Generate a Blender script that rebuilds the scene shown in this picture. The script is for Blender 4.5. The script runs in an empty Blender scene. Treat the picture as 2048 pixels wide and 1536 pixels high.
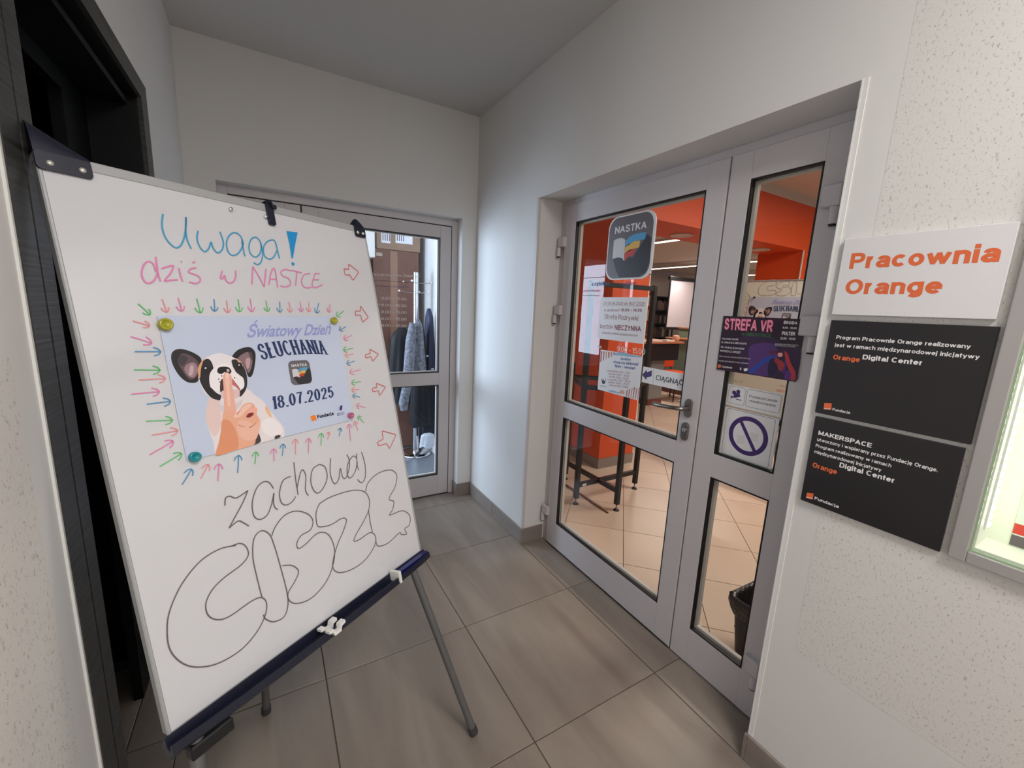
import bpy, math, random
from mathutils import Vector, Matrix
random.seed(5)
S = bpy.context.scene; COL = S.collection
sin, cos, PI = math.sin, math.cos, math.pi
V = Vector
# ------------------------------------------------------------------ camera
CX, CY, CZ, YAW, PIT, ROL, FPX = -1.3301, -0.1224, 1.4778, 0.5331, 0.1805, 0.0441, 830.26
CAM = V((CX, CY, CZ))
FW = V((sin(YAW)*cos(PIT), cos(YAW)*cos(PIT), -sin(PIT)))
r_ = V((cos(YAW), -sin(YAW), 0)); u_ = r_.cross(FW)
RT = r_*cos(ROL)+u_*sin(ROL); UP = -r_*sin(ROL)+u_*cos(ROL)
cd = bpy.data.cameras.new('camera'); cam = bpy.data.objects.new('camera', cd); COL.objects.link(cam)
cd.sensor_width = 36; cd.lens = FPX*36/2048; cd.clip_start = .02
cam.matrix_world = Matrix(((RT.x, UP.x, -FW.x, CX), (RT.y, UP.y, -FW.y, CY), (RT.z, UP.z, -FW.z, CZ), (0, 0, 0, 1)))
S.camera = cam
# ------------------------------------------------------------------ light and exposure
S.view_settings.view_transform = 'Standard'; S.view_settings.look = 'None'
S.view_settings.gamma = 1; S.view_settings.exposure = 0.93; S.view_settings.use_curve_mapping = False
w = bpy.data.worlds.new('world'); S.world = w; w.use_nodes = True
w.node_tree.nodes['Background'].inputs[0].default_value = (.55, .7, 1, 1)
w.node_tree.nodes['Background'].inputs[1].default_value = 1.0
def area(name, loc, size, power, color, rot=(0, 0, 0), sy=None):
    l = bpy.data.lights.new(name, 'AREA'); l.energy = power; l.color = color; l.shape = 'RECTANGLE'
    l.size = size; l.size_y = sy or size
    o = bpy.data.objects.new(name, l); o.location = loc; o.rotation_euler = rot; COL.objects.link(o); return o
area('corridor_lamp_light', (-0.75, -0.75, 2.72), .6, 18, (1, .965, .96))
area('corridor_lamp_light', (-0.75, -3.3, 2.72), .6, 19, (1, .965, .95))
area('hall_lamp_light', (2.3, 0.7, 2.84), .35, 30, (1, .90, .80), sy=1.4)
area('hall_lamp_light', (4.2, 0.7, 2.84), .35, 24, (1, .90, .80), sy=1.4)
area('hall_lamp_light', (5.03, 4.3, 2.72), .12, 30, (1, .88, .80), sy=2.6)
area('hall_lamp_light', (8.6, 6.6, 2.72), .12, 30, (1, .88, .80), sy=3.2)
area('storage_daylight_and_fill', (-2.36, 3.42, 1.5), 1.2, 30, (.64, .79, 1), rot=(0, -PI/2, 0), sy=.85)  # added fill through the invented near part of the window, brightens wall and coats
area('storage_daylight_and_fill', (-2.36, 4.6, 1.5), 1.25, 52, (.66, .80, 1), rot=(0, -PI/2, 0), sy=1.2)
# ------------------------------------------------------------------ planes seen through the calibrated camera
class Pl:
    def __init__(s, O, e1, e2): s.O, s.e1, s.e2 = V(O), V(e1).normalized(), V(e2).normalized(); s.n = s.e1.cross(s.e2)
    def uv(s, p):
        d = FW+RT*((p[0]-1024)/FPX)-UP*((p[1]-768)/FPX)
        t = (s.O-CAM).dot(s.n)/d.dot(s.n); P = CAM+d*t-s.O
        return (P.dot(s.e1), P.dot(s.e2))
    def at(s, u, v, w=0): return s.O+s.e1*u+s.e2*v+s.n*w
    def sub(s, u, v, w=0): return Pl(s.at(u, v, w), s.e1, s.e2)
    def mat(s): return Matrix(((s.e1.x, s.e2.x, s.n.x, s.O.x), (s.e1.y, s.e2.y, s.n.y, s.O.y), (s.e1.z, s.e2.z, s.n.z, s.O.z), (0, 0, 0, 1)))
def RX(x): return Pl((x, 0, 0), (0, -1, 0), (0, 0, 1))      # a wall that faces -X
def EY(y): return Pl((0, y, 0), (1, 0, 0), (0, 0, 1))       # a wall that faces -Y
def flr(p):
    d = FW+RT*((p[0]-1024)/FPX)-UP*((p[1]-768)/FPX); t = -CAM.z/d.z; return CAM+d*t
# ------------------------------------------------------------------ materials
def lin(c): return tuple(((x/255)/12.92 if x <= 10 else ((x/255+.055)/1.055)**2.4) for x in c)+(1,)
MATS = {}
def M(name, col=(200, 200, 200), rough=.5, metal=0, emit=0, spec=.5, bump=None, var=None, stretch=(1, 1, 1), coat=0):
    if name in MATS: return MATS[name]
    m = bpy.data.materials.new(name); m.use_nodes = True; MATS[name] = m
    nt = m.node_tree; b = nt.nodes['Principled BSDF']; c = lin(col)
    b.inputs['Base Color'].default_value = c; b.inputs['Roughness'].default_value = rough
    b.inputs['Metallic'].default_value = metal; b.inputs['Specular IOR Level'].default_value = spec
    b.inputs['Coat Weight'].default_value = coat
    if emit: b.inputs['Emission Color'].default_value = c; b.inputs['Emission Strength'].default_value = emit
    if bump or var:
        tc = nt.nodes.new('ShaderNodeTexCoord'); mp = nt.nodes.new('ShaderNodeMapping'); mp.inputs['Scale'].default_value = stretch
        nt.links.new(tc.outputs['Object'], mp.inputs['Vector'])
    if var:
        sc, amt = var; nz = nt.nodes.new('ShaderNodeTexNoise'); nz.inputs['Scale'].default_value = sc; nz.inputs['Detail'].default_value = 5
        nt.links.new(mp.outputs[0], nz.inputs['Vector'])
        cr = nt.nodes.new('ShaderNodeValToRGB'); cr.color_ramp.elements[0].position = .3; cr.color_ramp.elements[1].position = .7
        cr.color_ramp.elements[0].color = tuple(x*(1-amt) for x in c[:3])+(1,); cr.color_ramp.elements[1].color = tuple(min(1, x*(1+amt)) for x in c[:3])+(1,)
        nt.links.new(nz.outputs[0], cr.inputs[0]); nt.links.new(cr.outputs[0], b.inputs['Base Color'])
    if bump:
        sc, st = bump; nz = nt.nodes.new('ShaderNodeTexNoise'); nz.inputs['Scale'].default_value = sc; nz.inputs['Detail'].default_value = 3
        nt.links.new(mp.outputs[0], nz.inputs['Vector'])
        bp = nt.nodes.new('ShaderNodeBump'); bp.inputs['Strength'].default_value = st; bp.inputs['Distance'].default_value = .01
        nt.links.new(nz.outputs[0], bp.inputs['Height']); nt.links.new(bp.outputs[0], b.inputs['Normal'])
    return m
wallm = M('white_paint', (222, 220, 217), .6, bump=(60, .03), var=(1.5, .02))
ceilm = M('ceiling_paint', (205, 203, 200), .8, bump=(40, .03))
alu = M('powder_grey_aluminium', (202, 196, 197), .42, .0, bump=(300, .02))
alud = M('frame_seam_grey', (95, 93, 94), .6)
gask = M('black_gasket', (8, 8, 9), .6)
bead = M('glazing_bead', (196, 190, 182), .5)
steel = M('brushed_steel', (150, 145, 140), .3, 1.0)
chrome = M('chrome', (225, 225, 228), .08, 1.0)
plastW = M('white_plastic', (228, 228, 224), .4)
plastN = M('navy_plastic', (20, 23, 42), .38, bump=(200, .02))
whitebd = M('whiteboard_enamel', (212, 212, 216), .13, coat=.3)
framebd = M('board_frame_silver', (172, 173, 174), .4, .15)
grout = M('corridor_grout', (92, 84, 76), .9)
groutb = M('hall_grout', (128, 104, 86), .9)
paper = M('poster_paper', (198, 208, 230), .35)
blackf = M('black_steel_paint', (22, 21, 23), .45)
orange = M('orange_paint', (216, 82, 36), .5, var=(2, .03))
brownbd = M('corridor_skirting_tile', (134, 124, 116), .45, var=(6, .1), stretch=(1, 1, 3))
# floor tile with faint streaks
def tilemat(name, c1, c2, rough, scale, st, rot=0.5):
    m = M(name, c1, rough); nt = m.node_tree; b = nt.nodes['Principled BSDF']
    g = nt.nodes.new('ShaderNodeNewGeometry'); mp = nt.nodes.new('ShaderNodeMapping'); mp.inputs['Scale'].default_value = st; mp.inputs['Rotation'].default_value = (0, 0, rot)
    nz = nt.nodes.new('ShaderNodeTexNoise'); nz.inputs['Scale'].default_value = scale; nz.inputs['Detail'].default_value = 6; nz.inputs['Distortion'].default_value = .6
    cr = nt.nodes.new('ShaderNodeValToRGB'); cr.color_ramp.elements[0].position = .32; cr.color_ramp.elements[1].position = .68
    cr.color_ramp.elements[0].color = lin(c1); cr.color_ramp.elements[1].color = lin(c2)
    oi = nt.nodes.new('ShaderNodeObjectInfo'); ad = nt.nodes.new('ShaderNodeVectorMath'); ad.operation = 'MULTIPLY_ADD'; ad.inputs[1].default_value = (7, 5, 3)
    nt.links.new(oi.outputs['Random'], ad.inputs[0]); nt.links.new(g.outputs['Position'], ad.inputs[2])
    nt.links.new(ad.outputs[0], mp.inputs['Vector']); nt.links.new(mp.outputs[0], nz.inputs['Vector']); nt.links.new(nz.outputs[0], cr.inputs[0]); nt.links.new(cr.outputs[0], b.inputs['Base Color'])
    n2 = nt.nodes.new('ShaderNodeTexNoise'); n2.inputs['Scale'].default_value = 380; bp = nt.nodes.new('ShaderNodeBump'); bp.inputs['Strength'].default_value = .12; bp.inputs['Distance'].default_value = .003
    nt.links.new(g.outputs['Position'], n2.inputs['Vector']); nt.links.new(n2.outputs[0], bp.inputs['Height']); nt.links.new(bp.outputs[0], b.inputs['Normal'])
    return m
tile_c = tilemat('corridor_stoneware', (128, 116, 106), (150, 139, 127), .36, 2.2, (3.2, .6, 1), .35)
tile_h = tilemat('hall_stoneware', (204, 184, 164), (214, 195, 176), .3, 1.6, (1, 1, 1))
tile_s = tilemat('storage_vinyl', (112, 116, 122), (124, 128, 134), .35, 1.4, (1, 1, 1))
# flecked plaster
def fleckmat():
    m = M('flecked_plaster', (222, 219, 214), .6); nt = m.node_tree; b = nt.nodes['Principled BSDF']
    g = nt.nodes.new('ShaderNodeNewGeometry'); mp = nt.nodes.new('ShaderNodeMapping'); mp.inputs['Scale'].default_value = (1, 1, .55); mp.inputs['Rotation'].default_value = (.5, 0, 0)
    nz = nt.nodes.new('ShaderNodeTexNoise'); nz.inputs['Scale'].default_value = 620; nz.inputs['Detail'].default_value = 2
    n2 = nt.nodes.new('ShaderNodeTexNoise'); n2.inputs['Scale'].default_value = 190; n2.inputs['Detail'].default_value = 1
    mu = nt.nodes.new('ShaderNodeMath'); mu.operation = 'MULTIPLY'
    cr = nt.nodes.new('ShaderNodeValToRGB'); cr.color_ramp.elements[0].position = .335; cr.color_ramp.elements[1].position = .41
    cr.color_ramp.elements[0].color = (0, 0, 0, 1); cr.color_ramp.elements[1].color = (1, 1, 1, 1)
    mx = nt.nodes.new('ShaderNodeMixRGB'); mx.inputs[1].default_value = lin((222, 219, 214)); mx.inputs[2].default_value = lin((178, 173, 167))
    nt.links.new(g.outputs['Position'], mp.inputs['Vector'])
    for n in (nz, n2): nt.links.new(mp.outputs[0], n.inputs['Vector'])
    nt.links.new(nz.outputs[0], mu.inputs[0]); nt.links.new(n2.outputs[0], mu.inputs[1]); nt.links.new(mu.outputs[0], cr.inputs[0])
    nt.links.new(cr.outputs[0], mx.inputs[0]); nt.links.new(mx.outputs[0], b.inputs['Base Color'])
    return m
fleck = fleckmat()
def glassmat():
    m = bpy.data.materials.new('window_glass'); m.use_nodes = True; nt = m.node_tree; nt.nodes.clear()
    o = nt.nodes.new('ShaderNodeOutputMaterial'); mx = nt.nodes.new('ShaderNodeMixShader'); t = nt.nodes.new('ShaderNodeBsdfTransparent'); gl = nt.nodes.new('ShaderNodeBsdfGlossy')
    gl.inputs['Roughness'].default_value = 0; t.inputs[0].default_value = (.97, .985, .98, 1)
    lw = nt.nodes.new('ShaderNodeLayerWeight'); lw.inputs[0].default_value = .5; p = nt.nodes.new('ShaderNodeMath'); p.operation = 'POWER'; p.inputs[1].default_value = 3.5
    a = nt.nodes.new('ShaderNodeMath'); a.operation = 'MULTIPLY_ADD'; a.inputs[1].default_value = .24; a.inputs[2].default_value = .03
    nt.links.new(lw.outputs['Facing'], p.inputs[0]); nt.links.new(p.outputs[0], a.inputs[0]); nt.links.new(a.outputs[0], mx.inputs[0])
    nt.links.new(t.outputs[0], mx.inputs[1]); nt.links.new(gl.outputs[0], mx.inputs[2]); nt.links.new(mx.outputs[0], o.inputs[0]); return m
glass = glassmat()
def brushed_black():
    m = M('black_ribbed_laminate', (46, 46, 44), .42); nt = m.node_tree; b = nt.nodes['Principled BSDF']
    g = nt.nodes.new('ShaderNodeNewGeometry'); mp = nt.nodes.new('ShaderNodeMapping'); mp.inputs['Scale'].default_value = (3, 3, 130)
    nz = nt.nodes.new('ShaderNodeTexNoise'); nz.inputs['Scale'].default_value = 1.2; nz.inputs['Detail'].default_value = 3
    cr = nt.nodes.new('ShaderNodeValToRGB'); cr.color_ramp.elements[0].position = .35; cr.color_ramp.elements[1].position = .7
    cr.color_ramp.elements[0].color = lin((34, 35, 33)); cr.color_ramp.elements[1].color = lin((62, 62, 58))
    bp = nt.nodes.new('ShaderNodeBump'); bp.inputs['Strength'].default_value = .5; bp.inputs['Distance'].default_value = .004
    nt.links.new(g.outputs['Position'], mp.inputs['Vector']); nt.links.new(mp.outputs[0], nz.inputs['Vector']); nt.links.new(nz.outputs[0], cr.inputs[0]); nt.links.new(cr.outputs[0], b.inputs['Base Color'])
    nt.links.new(nz.outputs[0], bp.inputs['Height']); nt.links.new(bp.outputs[0], b.inputs['Normal']); return m
blam = brushed_black()
blk = M('black_laminate', (5, 6, 6), .5, spec=.25)
# ------------------------------------------------------------------ mesh builder
class MB:
    def __init__(s): s.v, s.f, s.m, s.s, s.mats = [], [], [], [], []
    def mi(s, mat):
        if mat not in s.mats: s.mats.append(mat)
        return s.mats.index(mat)
    def add(s, vs, fs, mat, smooth=False, xf=None):
        b = len(s.v); s.v += [tuple(xf @ V(p)) if xf else tuple(p) for p in vs]; k = s.mi(mat)
        for f in fs: s.f.append([b+i for i in f]); s.m.append(k); s.s.append(smooth)
        return s
    def box(s, a, b, mat, ch=0, xf=None):
        x0, x1 = sorted((a[0], b[0])); y0, y1 = sorted((a[1], b[1])); z0, z1 = sorted((a[2], b[2]))
        if not ch:
            return s.add([(x, y, z) for x in (x0, x1) for y in (y0, y1) for z in (z0, z1)], [(0, 1, 3, 2), (4, 6, 7, 5), (0, 4, 5, 1), (2, 3, 7, 6), (0, 2, 6, 4), (1, 5, 7, 3)], mat, xf=xf)
        # chamfered box
        vs = []; idx = {}
        X = (x0, x1); Y = (y0, y1); Z = (z0, z1); sg = (1, -1)
        for i in (0, 1):
            for j in (0, 1):
                for k in (0, 1):
                    for ax in range(3):
                        p = [X[i]+sg[i]*ch*(ax != 0), Y[j]+sg[j]*ch*(ax != 1), Z[k]+sg[k]*ch*(ax != 2)]
                        idx[i, j, k, ax] = len(vs); vs.append(p)
        F = []
        for ax in range(3):
            for e in (0, 1):
                q = [(0, 0), (0, 1), (1, 1), (1, 0)]
                f = []
                for a2, b2 in q:
                    t = [a2, b2]; t.insert(ax, e); f.append(idx[t[0], t[1], t[2], ax])
                if (e == 0) != (ax == 1): f.reverse() if False else None
                F.append(f)
        for ax in range(3):
            o1, o2 = [a2 for a2 in range(3) if a2 != ax]
            for a2 in (0, 1):
                for b2 in (0, 1):
                    t0 = [0, 0, 0]; t0[o1] = a2; t0[o2] = b2; t1 = list(t0); t1[ax] = 1
                    F.append([idx[(*t0, o1)], idx[(*t0, o2)], idx[(*t1, o2)], idx[(*t1, o1)]])
        for i in (0, 1):
            for j in (0, 1):
                for k in (0, 1): F.append([idx[i, j, k, 0], idx[i, j, k, 1], idx[i, j, k, 2]])
        return s.add(vs, F, mat, xf=xf)
    def tube(s, pts, r, mat, seg=12, cap=True, smooth=True, xf=None):
        pts = [V(p) for p in pts]; n = len(pts); R = r if isinstance(r, (list, tuple)) else [r]*n; vs = []
        d0 = (pts[1]-pts[0]).normalized(); up = V((0, 0, 1)) if abs(d0.z) < .9 else V((1, 0, 0)); a = d0.cross(up).normalized()
        for i, p in enumerate(pts):
            d = (pts[min(i+1, n-1)]-pts[max(i-1, 0)]).normalized(); a = (a-d*a.dot(d)).normalized(); b = d.cross(a)
            for k in range(seg): t = 2*PI*k/seg; vs.append(p+a*(R[i]*cos(t))+b*(R[i]*sin(t)))
        F = [(i*seg+k, i*seg+(k+1) % seg, (i+1)*seg+(k+1) % seg, (i+1)*seg+k) for i in range(n-1) for k in range(seg)]
        s.add(vs, F, mat, smooth, xf)
        if cap: s.add(vs[:seg], [tuple(range(seg))], mat, xf=xf); s.add(vs[-seg:], [tuple(range(seg))], mat, xf=xf)
        return s
    def bar(s, p, q, wd, ht, mat, up=(0, 0, 1), xf=None):
        p, q = V(p), V(q); d = (q-p).normalized(); a = d.cross(V(up))
        if a.length < 1e-4: a = d.cross(V((0, 1, 0)))
        a.normalize(); b = a.cross(d)
        vs = [e+a*(i*wd/2)+b*(j*ht/2) for e in (p, q) for i in (-1, 1) for j in (-1, 1)]
        return s.add(vs, [(0, 1, 3, 2), (4, 6, 7, 5), (0, 4, 5, 1), (2, 3, 7, 6), (0, 2, 6, 4), (1, 5, 7, 3)], mat, xf=xf)
    def lathe(s, prof, mat, c=(0, 0, 0), seg=28, smooth=True, xf=None):
        vs = [(c[0]+r*cos(2*PI*k/seg), c[1]+r*sin(2*PI*k/seg), c[2]+z) for r, z in prof for k in range(seg)]
        F = [(i*seg+k, i*seg+(k+1) % seg, (i+1)*seg+(k+1) % seg, (i+1)*seg+k) for i in range(len(prof)-1) for k in range(seg)]
        return s.add(vs, F, mat, smooth, xf)
    def prism(s, pts, z0, z1, mat, xf=None):
        n = len(pts); vs = [(x, y, z0) for x, y in pts]+[(x, y, z1) for x, y in pts]
        return s.add(vs, [tuple(range(n))[::-1], tuple(range(n, 2*n))]+[(i, (i+1) % n, n+(i+1) % n, n+i) for i in range(n)], mat, xf=xf)
    def poly(s, pts, w, mat): return s.add([(x, y, w) for x, y in pts], [tuple(range(len(pts)))], mat)
    def ribbon(s, pts, wd, w, mat, closed=False):
        n = len(pts); L = []; 
        for i, p in enumerate(pts):
            a = pts[(i-1) % n] if closed else pts[max(0, i-1)]; b = pts[(i+1) % n] if closed else pts[min(n-1, i+1)]
            dx, dy = b[0]-a[0], b[1]-a[1]; l = math.hypot(dx, dy) or 1e-9; nx, ny = -dy/l*wd/2, dx/l*wd/2
            L += [(p[0]+nx, p[1]+ny, w), (p[0]-nx, p[1]-ny, w)]
        m = n if closed else n-1
        return s.add(L, [(2*i, 2*i+1, (2*i+3) % (2*n), (2*i+2) % (2*n)) for i in range(m)], mat)
    def build(s, name, parent=None, matrix=None, off=None):
        me = bpy.data.meshes.new(name)
        vs = s.v if off is None else [(x-off[0], y-off[1], z-off[2]) for x, y, z in s.v]
        me.from_pydata(vs, [], s.f)
        for m in s.mats: me.materials.append(m)
        me.polygons.foreach_set('material_index', s.m); me.polygons.foreach_set('use_smooth', s.s); me.update()
        o = bpy.data.objects.new(name, me); COL.objects.link(o)
        if parent: o.parent = parent
        if matrix: o.matrix_world = matrix
        elif off is not None and not parent: o.location = off
        return o
def tag(o, label=None, cat=None, group=None, kind=None):
    for k, x in (('label', label), ('category', cat), ('group', group), ('kind', kind)):
        if x: o[k] = x
    return o
def empty(name, loc=(0, 0, 0), **k):
    o = bpy.data.objects.new(name, None); COL.objects.link(o); o.location = loc; o.empty_display_size = .05; return tag(o, **k)
def bev(o, wd=.002, seg=2):
    m = o.modifiers.new('bevel', 'BEVEL'); m.width = wd; m.segments = seg; m.limit_method = 'ANGLE'; return o
def crom(P, n=6, closed=False):
    m = len(P); out = []
    if m < 3 and not closed: return list(P)
    for i in range(m if closed else m-1):
        g = (lambda k: P[k % m]) if closed else (lambda k: P[min(max(k, 0), m-1)])
        a, b, c, d = g(i-1), g(i), g(i+1), g(i+2)
        for j in range(n):
            t = j/n; out.append(tuple(.5*((2*b[q])+(-a[q]+c[q])*t+(2*a[q]-5*b[q]+4*c[q]-d[q])*t*t+(-a[q]+3*b[q]-3*c[q]+d[q])*t**3) for q in (0, 1)))
    if not closed: out.append(tuple(P[-1]))
    return out
def rrect(u0, v0, u1, v1, r, n=5):
    out = []
    for cx, cy, a in ((u1-r, v1-r, 0), (u0+r, v1-r, 1), (u0+r, v0+r, 2), (u1-r, v0+r, 3)):
        for k in range(n+1): t = (a+k/n)*PI/2; out.append((cx+r*cos(t), cy+r*sin(t)))
    return out
_fc = {}
def glyphs(body, bold=0, shear=0):
    k = (body, bold, shear)
    if k not in _fc:
        c = bpy.data.curves.new('t', 'FONT'); c.body = body; c.offset = bold; c.shear = shear; c.resolution_u = 3; c.fill_mode = 'FRONT'
        o = bpy.data.objects.new('t', c); me = o.to_mesh()
        _fc[k] = ([tuple(v.co[:2]) for v in me.vertices], [tuple(p.vertices) for p in me.polygons]); o.to_mesh_clear(); bpy.data.objects.remove(o)
    return _fc[k]
CAPH = max(v[1] for v in glyphs('H')[0])
# stroke alphabet: width, then strokes (s straight, c curve, a arc cx cy rx ry from to); capital height 10, x height 7.2
_E = 'a 3 3.6 3 3.6 0 360'
_AL = {'a': '5.8|c .6 5.5 1.2 6.8 3 7.2 5 6.7 5.8 5|s 5.8 5 5.8 0|c 5.8 4.2 4 3.9 1.4 3.5 0 2 .8 .4 2.6 0 4.6 .7 5.8 2.2', 'b': '6|s 0 0 0 10|'+_E, 'c': '5.8|a 3 3.6 3 3.6 42 318', 'd': '6|s 6 0 6 10|'+_E,
'e': '6|a 3 3.6 3 3.6 3 318|s .4 3.7 5.8 3.7', 'f': '3.6|c 3.6 10 2 9.8 1.4 8.4|s 1.4 8.4 1.4 0|s 0 7.2 3.2 7.2', 'g': '6|'+_E+'|s 6 7.2 6 0|c 6 0 5.5 -2.2 3 -3 .5 -2.1', 'h': '5.6|s 0 0 0 10|c 0 4.8 1.1 6.7 3.1 7.2 5.1 6.5 5.6 5|s 5.6 5 5.6 0',
'i': '0|s 0 0 0 7.2|s 0 9.7 0 10', 'j': '1.2|s 1.2 7.2 1.2 -1.6|c 1.2 -1.6 .9 -2.8 -.4 -3|s 1.2 9.7 1.2 10', 'k': '5.4|s 0 0 0 10|s 5.2 7.2 .4 2.8|s 2 4.2 5.4 0', 'l': '0|s 0 0 0 10',
'm': '9.2|s 0 0 0 7.2|c 0 4.8 .9 6.7 2.6 7.2 4.2 6.5 4.6 5|s 4.6 5 4.6 0|c 4.6 4.8 5.5 6.7 7.2 7.2 8.8 6.5 9.2 5|s 9.2 5 9.2 0', 'n': '5.6|s 0 0 0 7.2|c 0 4.8 1.1 6.7 3.1 7.2 5.1 6.5 5.6 5|s 5.6 5 5.6 0', 'o': '6|'+_E, 'p': '6|s 0 -3 0 7.2|'+_E, 'q': '6|s 6 -3 6 7.2|'+_E,
'r': '3.5|s 0 0 0 7.2|c 0 4.2 .9 6.2 2.1 7.1 3.5 7.1', 's': '5.2|c 5 5.4 4.1 6.9 2.6 7.2 .9 6.8 .2 5.4 .9 4.2 2.6 3.7 4.4 3.1 5.2 1.9 4.4 .4 2.6 0 .8 .4 0 1.8', 't': '3.3|s 1.2 9.2 1.2 1.6|c 1.2 1.6 1.7 .2 3.3 0|s 0 7.2 3.2 7.2', 'u': '5.6|s 0 7.2 0 2.2|c 0 2.2 .5 .6 2.4 0 4.4 .4 5.6 2.4|s 5.6 7.2 5.6 0',
'v': '5.8|s 0 7.2 2.9 0 5.8 7.2', 'w': '9|s 0 7.2 2.2 0 4.5 7.2 6.8 0 9 7.2', 'x': '5.6|s 0 0 5.6 7.2|s 0 7.2 5.6 0', 'y': '5.8|s 0 7.2 2.9 0|s 5.8 7.2 2.4 -1.8|c 2.4 -1.8 1.8 -2.9 .3 -3', 'z': '5|s 0 7.2 5 7.2 0 0 5 0',
'A': '7.8|s 0 0 3.9 10 7.8 0|s 1.5 3.3 6.3 3.3', 'B': '6.8|s 0 0 0 10|s 0 10 3.8 10|s 0 5.3 4 5.3|s 0 0 3.8 0|c 3.8 10 5.8 9.4 6.3 7.6 5.6 5.9 3.8 5.3|c 3.8 5.3 6.2 4.7 6.8 2.7 6 .7 3.8 0', 'C': '7.4|a 4 5 4 5 46 314', 'D': '7.2|s 0 0 0 10|s 0 10 3 10|s 0 0 3 0|c 3 10 5.8 9.2 7.2 5 5.8 .8 3 0',
'E': '6|s 0 0 0 10|s 0 10 6 10|s 0 5.2 5.5 5.2|s 0 0 6 0', 'F': '5.8|s 0 0 0 10|s 0 10 5.8 10|s 0 5 5 5', 'G': '7.8|a 4 5 4 5 46 345|s 7.8 4.6 7.8 .4|s 4.6 4.7 7.8 4.7', 'H': '7|s 0 0 0 10|s 7 0 7 10|s 0 5.2 7 5.2', 'I': '0|s 0 0 0 10', 'J': '5|s 5 10 5 2.6|c 5 2.6 4.4 .6 2.5 0 .6 .6 0 2.8',
'K': '7|s 0 0 0 10|s 6.6 10 .4 3.6|s 2.4 5.6 7 0', 'L': '5.6|s 0 10 0 0 5.6 0', 'M': '8.4|s 0 0 0 10 4.2 1 8.4 10 8.4 0', 'N': '7.2|s 0 0 0 10 7.2 0 7.2 10', 'O': '8|a 4 5 4 5 0 360', 'P': '6.6|s 0 0 0 10|s 0 10 3.6 10|s 0 4.6 3.6 4.6|c 3.6 10 6 9.3 6.6 7.3 6 5.3 3.6 4.6', 'R': '7|s 0 0 0 10|s 0 10 3.6 10|s 0 4.8 3.8 4.8|c 3.6 10 6 9.4 6.6 7.4 6 5.5 3.8 4.8|s 3.6 4.8 7 0',
'S': '6.8|c 6.4 7.4 5.3 9.4 3.4 10 1.3 9.4 .4 7.5 1.2 6 3.4 5.2 5.8 4.3 6.8 2.7 5.8 .6 3.4 0 1.1 .7 0 2.8', 'T': '6.8|s 0 10 6.8 10|s 3.4 10 3.4 0', 'U': '7|s 0 10 0 3|c 0 3 .8 .8 3.5 0 6.2 .8 7 3|s 7 3 7 10', 'V': '7.4|s 0 10 3.7 0 7.4 10', 'W': '11|s 0 10 2.7 0 5.5 10 8.3 0 11 10', 'X': '7|s 0 0 7 10|s 0 10 7 0', 'Y': '7.2|s 0 10 3.6 4.6 7.2 10|s 3.6 4.6 3.6 0', 'Z': '6.6|s 0 10 6.6 10 0 0 6.6 0',
'0': '6.2|a 3.1 5 3.1 5 0 360', '1': '3|s 3 0 3 10 0 7.6', '2': '6.2|c .2 7.2 .9 9.3 3.2 10 5.5 9.3 6.1 7.2 5.1 5 2.4 2.5 0 0|s 0 0 6.2 0', '3': '6.2|c .2 8 1.4 9.6 3.2 10 5.3 9.2 5.8 7.5 4.8 5.9 2.8 5.3|c 2.8 5.3 5.3 4.8 6.2 2.8 5.3 .8 3.1 0 1 .6 0 2.4', '4': '6.4|s 4.8 0 4.8 10 0 3 6.4 3',
'5': '6.2|s 5.7 10 1.1 10 .5 5.2|c .5 5.2 2.6 6.4 5 5.8 6.2 3.3 5.2 .9 3 0 1 .5 0 2.2', '6': '6.2|a 3.1 3.1 3.1 3.1 0 360|c 5.6 8.6 4.2 10 2 9.2 .5 6.6 0 3.4', '7': '6|s 0 10 6 10|c 6 10 3.6 6 2.2 0', '8': '6.2|a 3.1 7.6 2.6 2.4 0 360|a 3.1 2.7 3.1 2.7 0 360', '9': '6.2|a 3.1 6.9 3.1 3.1 0 360|c .6 1.4 2 0 4.2 .8 5.7 3.4 6.2 6.6',
'.': '0|s 0 0 0 .2', ',': '0|s 0 .3 -.5 -1.6', '-': '3|s 0 3.8 3 3.8', '–': '5|s 0 3.8 5 3.8', ':': '0|s 0 0 0 .2|s 0 5.6 0 5.8', '|': '0|s 0 -2 0 10', '!': '0|s 0 2.8 0 10|s 0 0 0 .2', ' ': '2.4'}
for k_, b_, x_ in (('ę', 'e', '|c 4.2 0 3.4 -1.2 3.8 -2.4 5 -2.5'), ('ą', 'a', '|c 5.4 0 4.6 -1.2 5 -2.4 6.2 -2.5'), ('ś', 's', '|s 2.4 8.8 3.4 10.2'), ('ć', 'c', '|s 2.8 8.8 3.8 10.2'), ('ń', 'n', '|s 2.8 8.8 3.8 10.2'), ('ó', 'o', '|s 2.8 8.8 3.8 10.2'), ('ż', 'z', '|s 2.5 9.7 2.5 9.9'), ('Ś', 'S', '|s 3.2 11.6 4.4 13'), ('Ć', 'C', '|s 3.8 11.6 5 13'), ('Ą', 'A', '|c 7.4 0 6.4 -1.2 6.8 -2.4 8.2 -2.5'), ('Ę', 'E', '|c 5.4 0 4.6 -1.2 5 -2.4 6.2 -2.5'), ('Ż', 'Z', '|s 3.3 11.8 3.3 12'), ('Ł', 'L', '|s -1.2 3.8 3 6.4')): _AL[k_] = _AL[b_]+x_
_AL['ł'] = '1.6|s .8 0 .8 10|s 0 4.4 1.6 6'
_sc = {}
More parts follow.
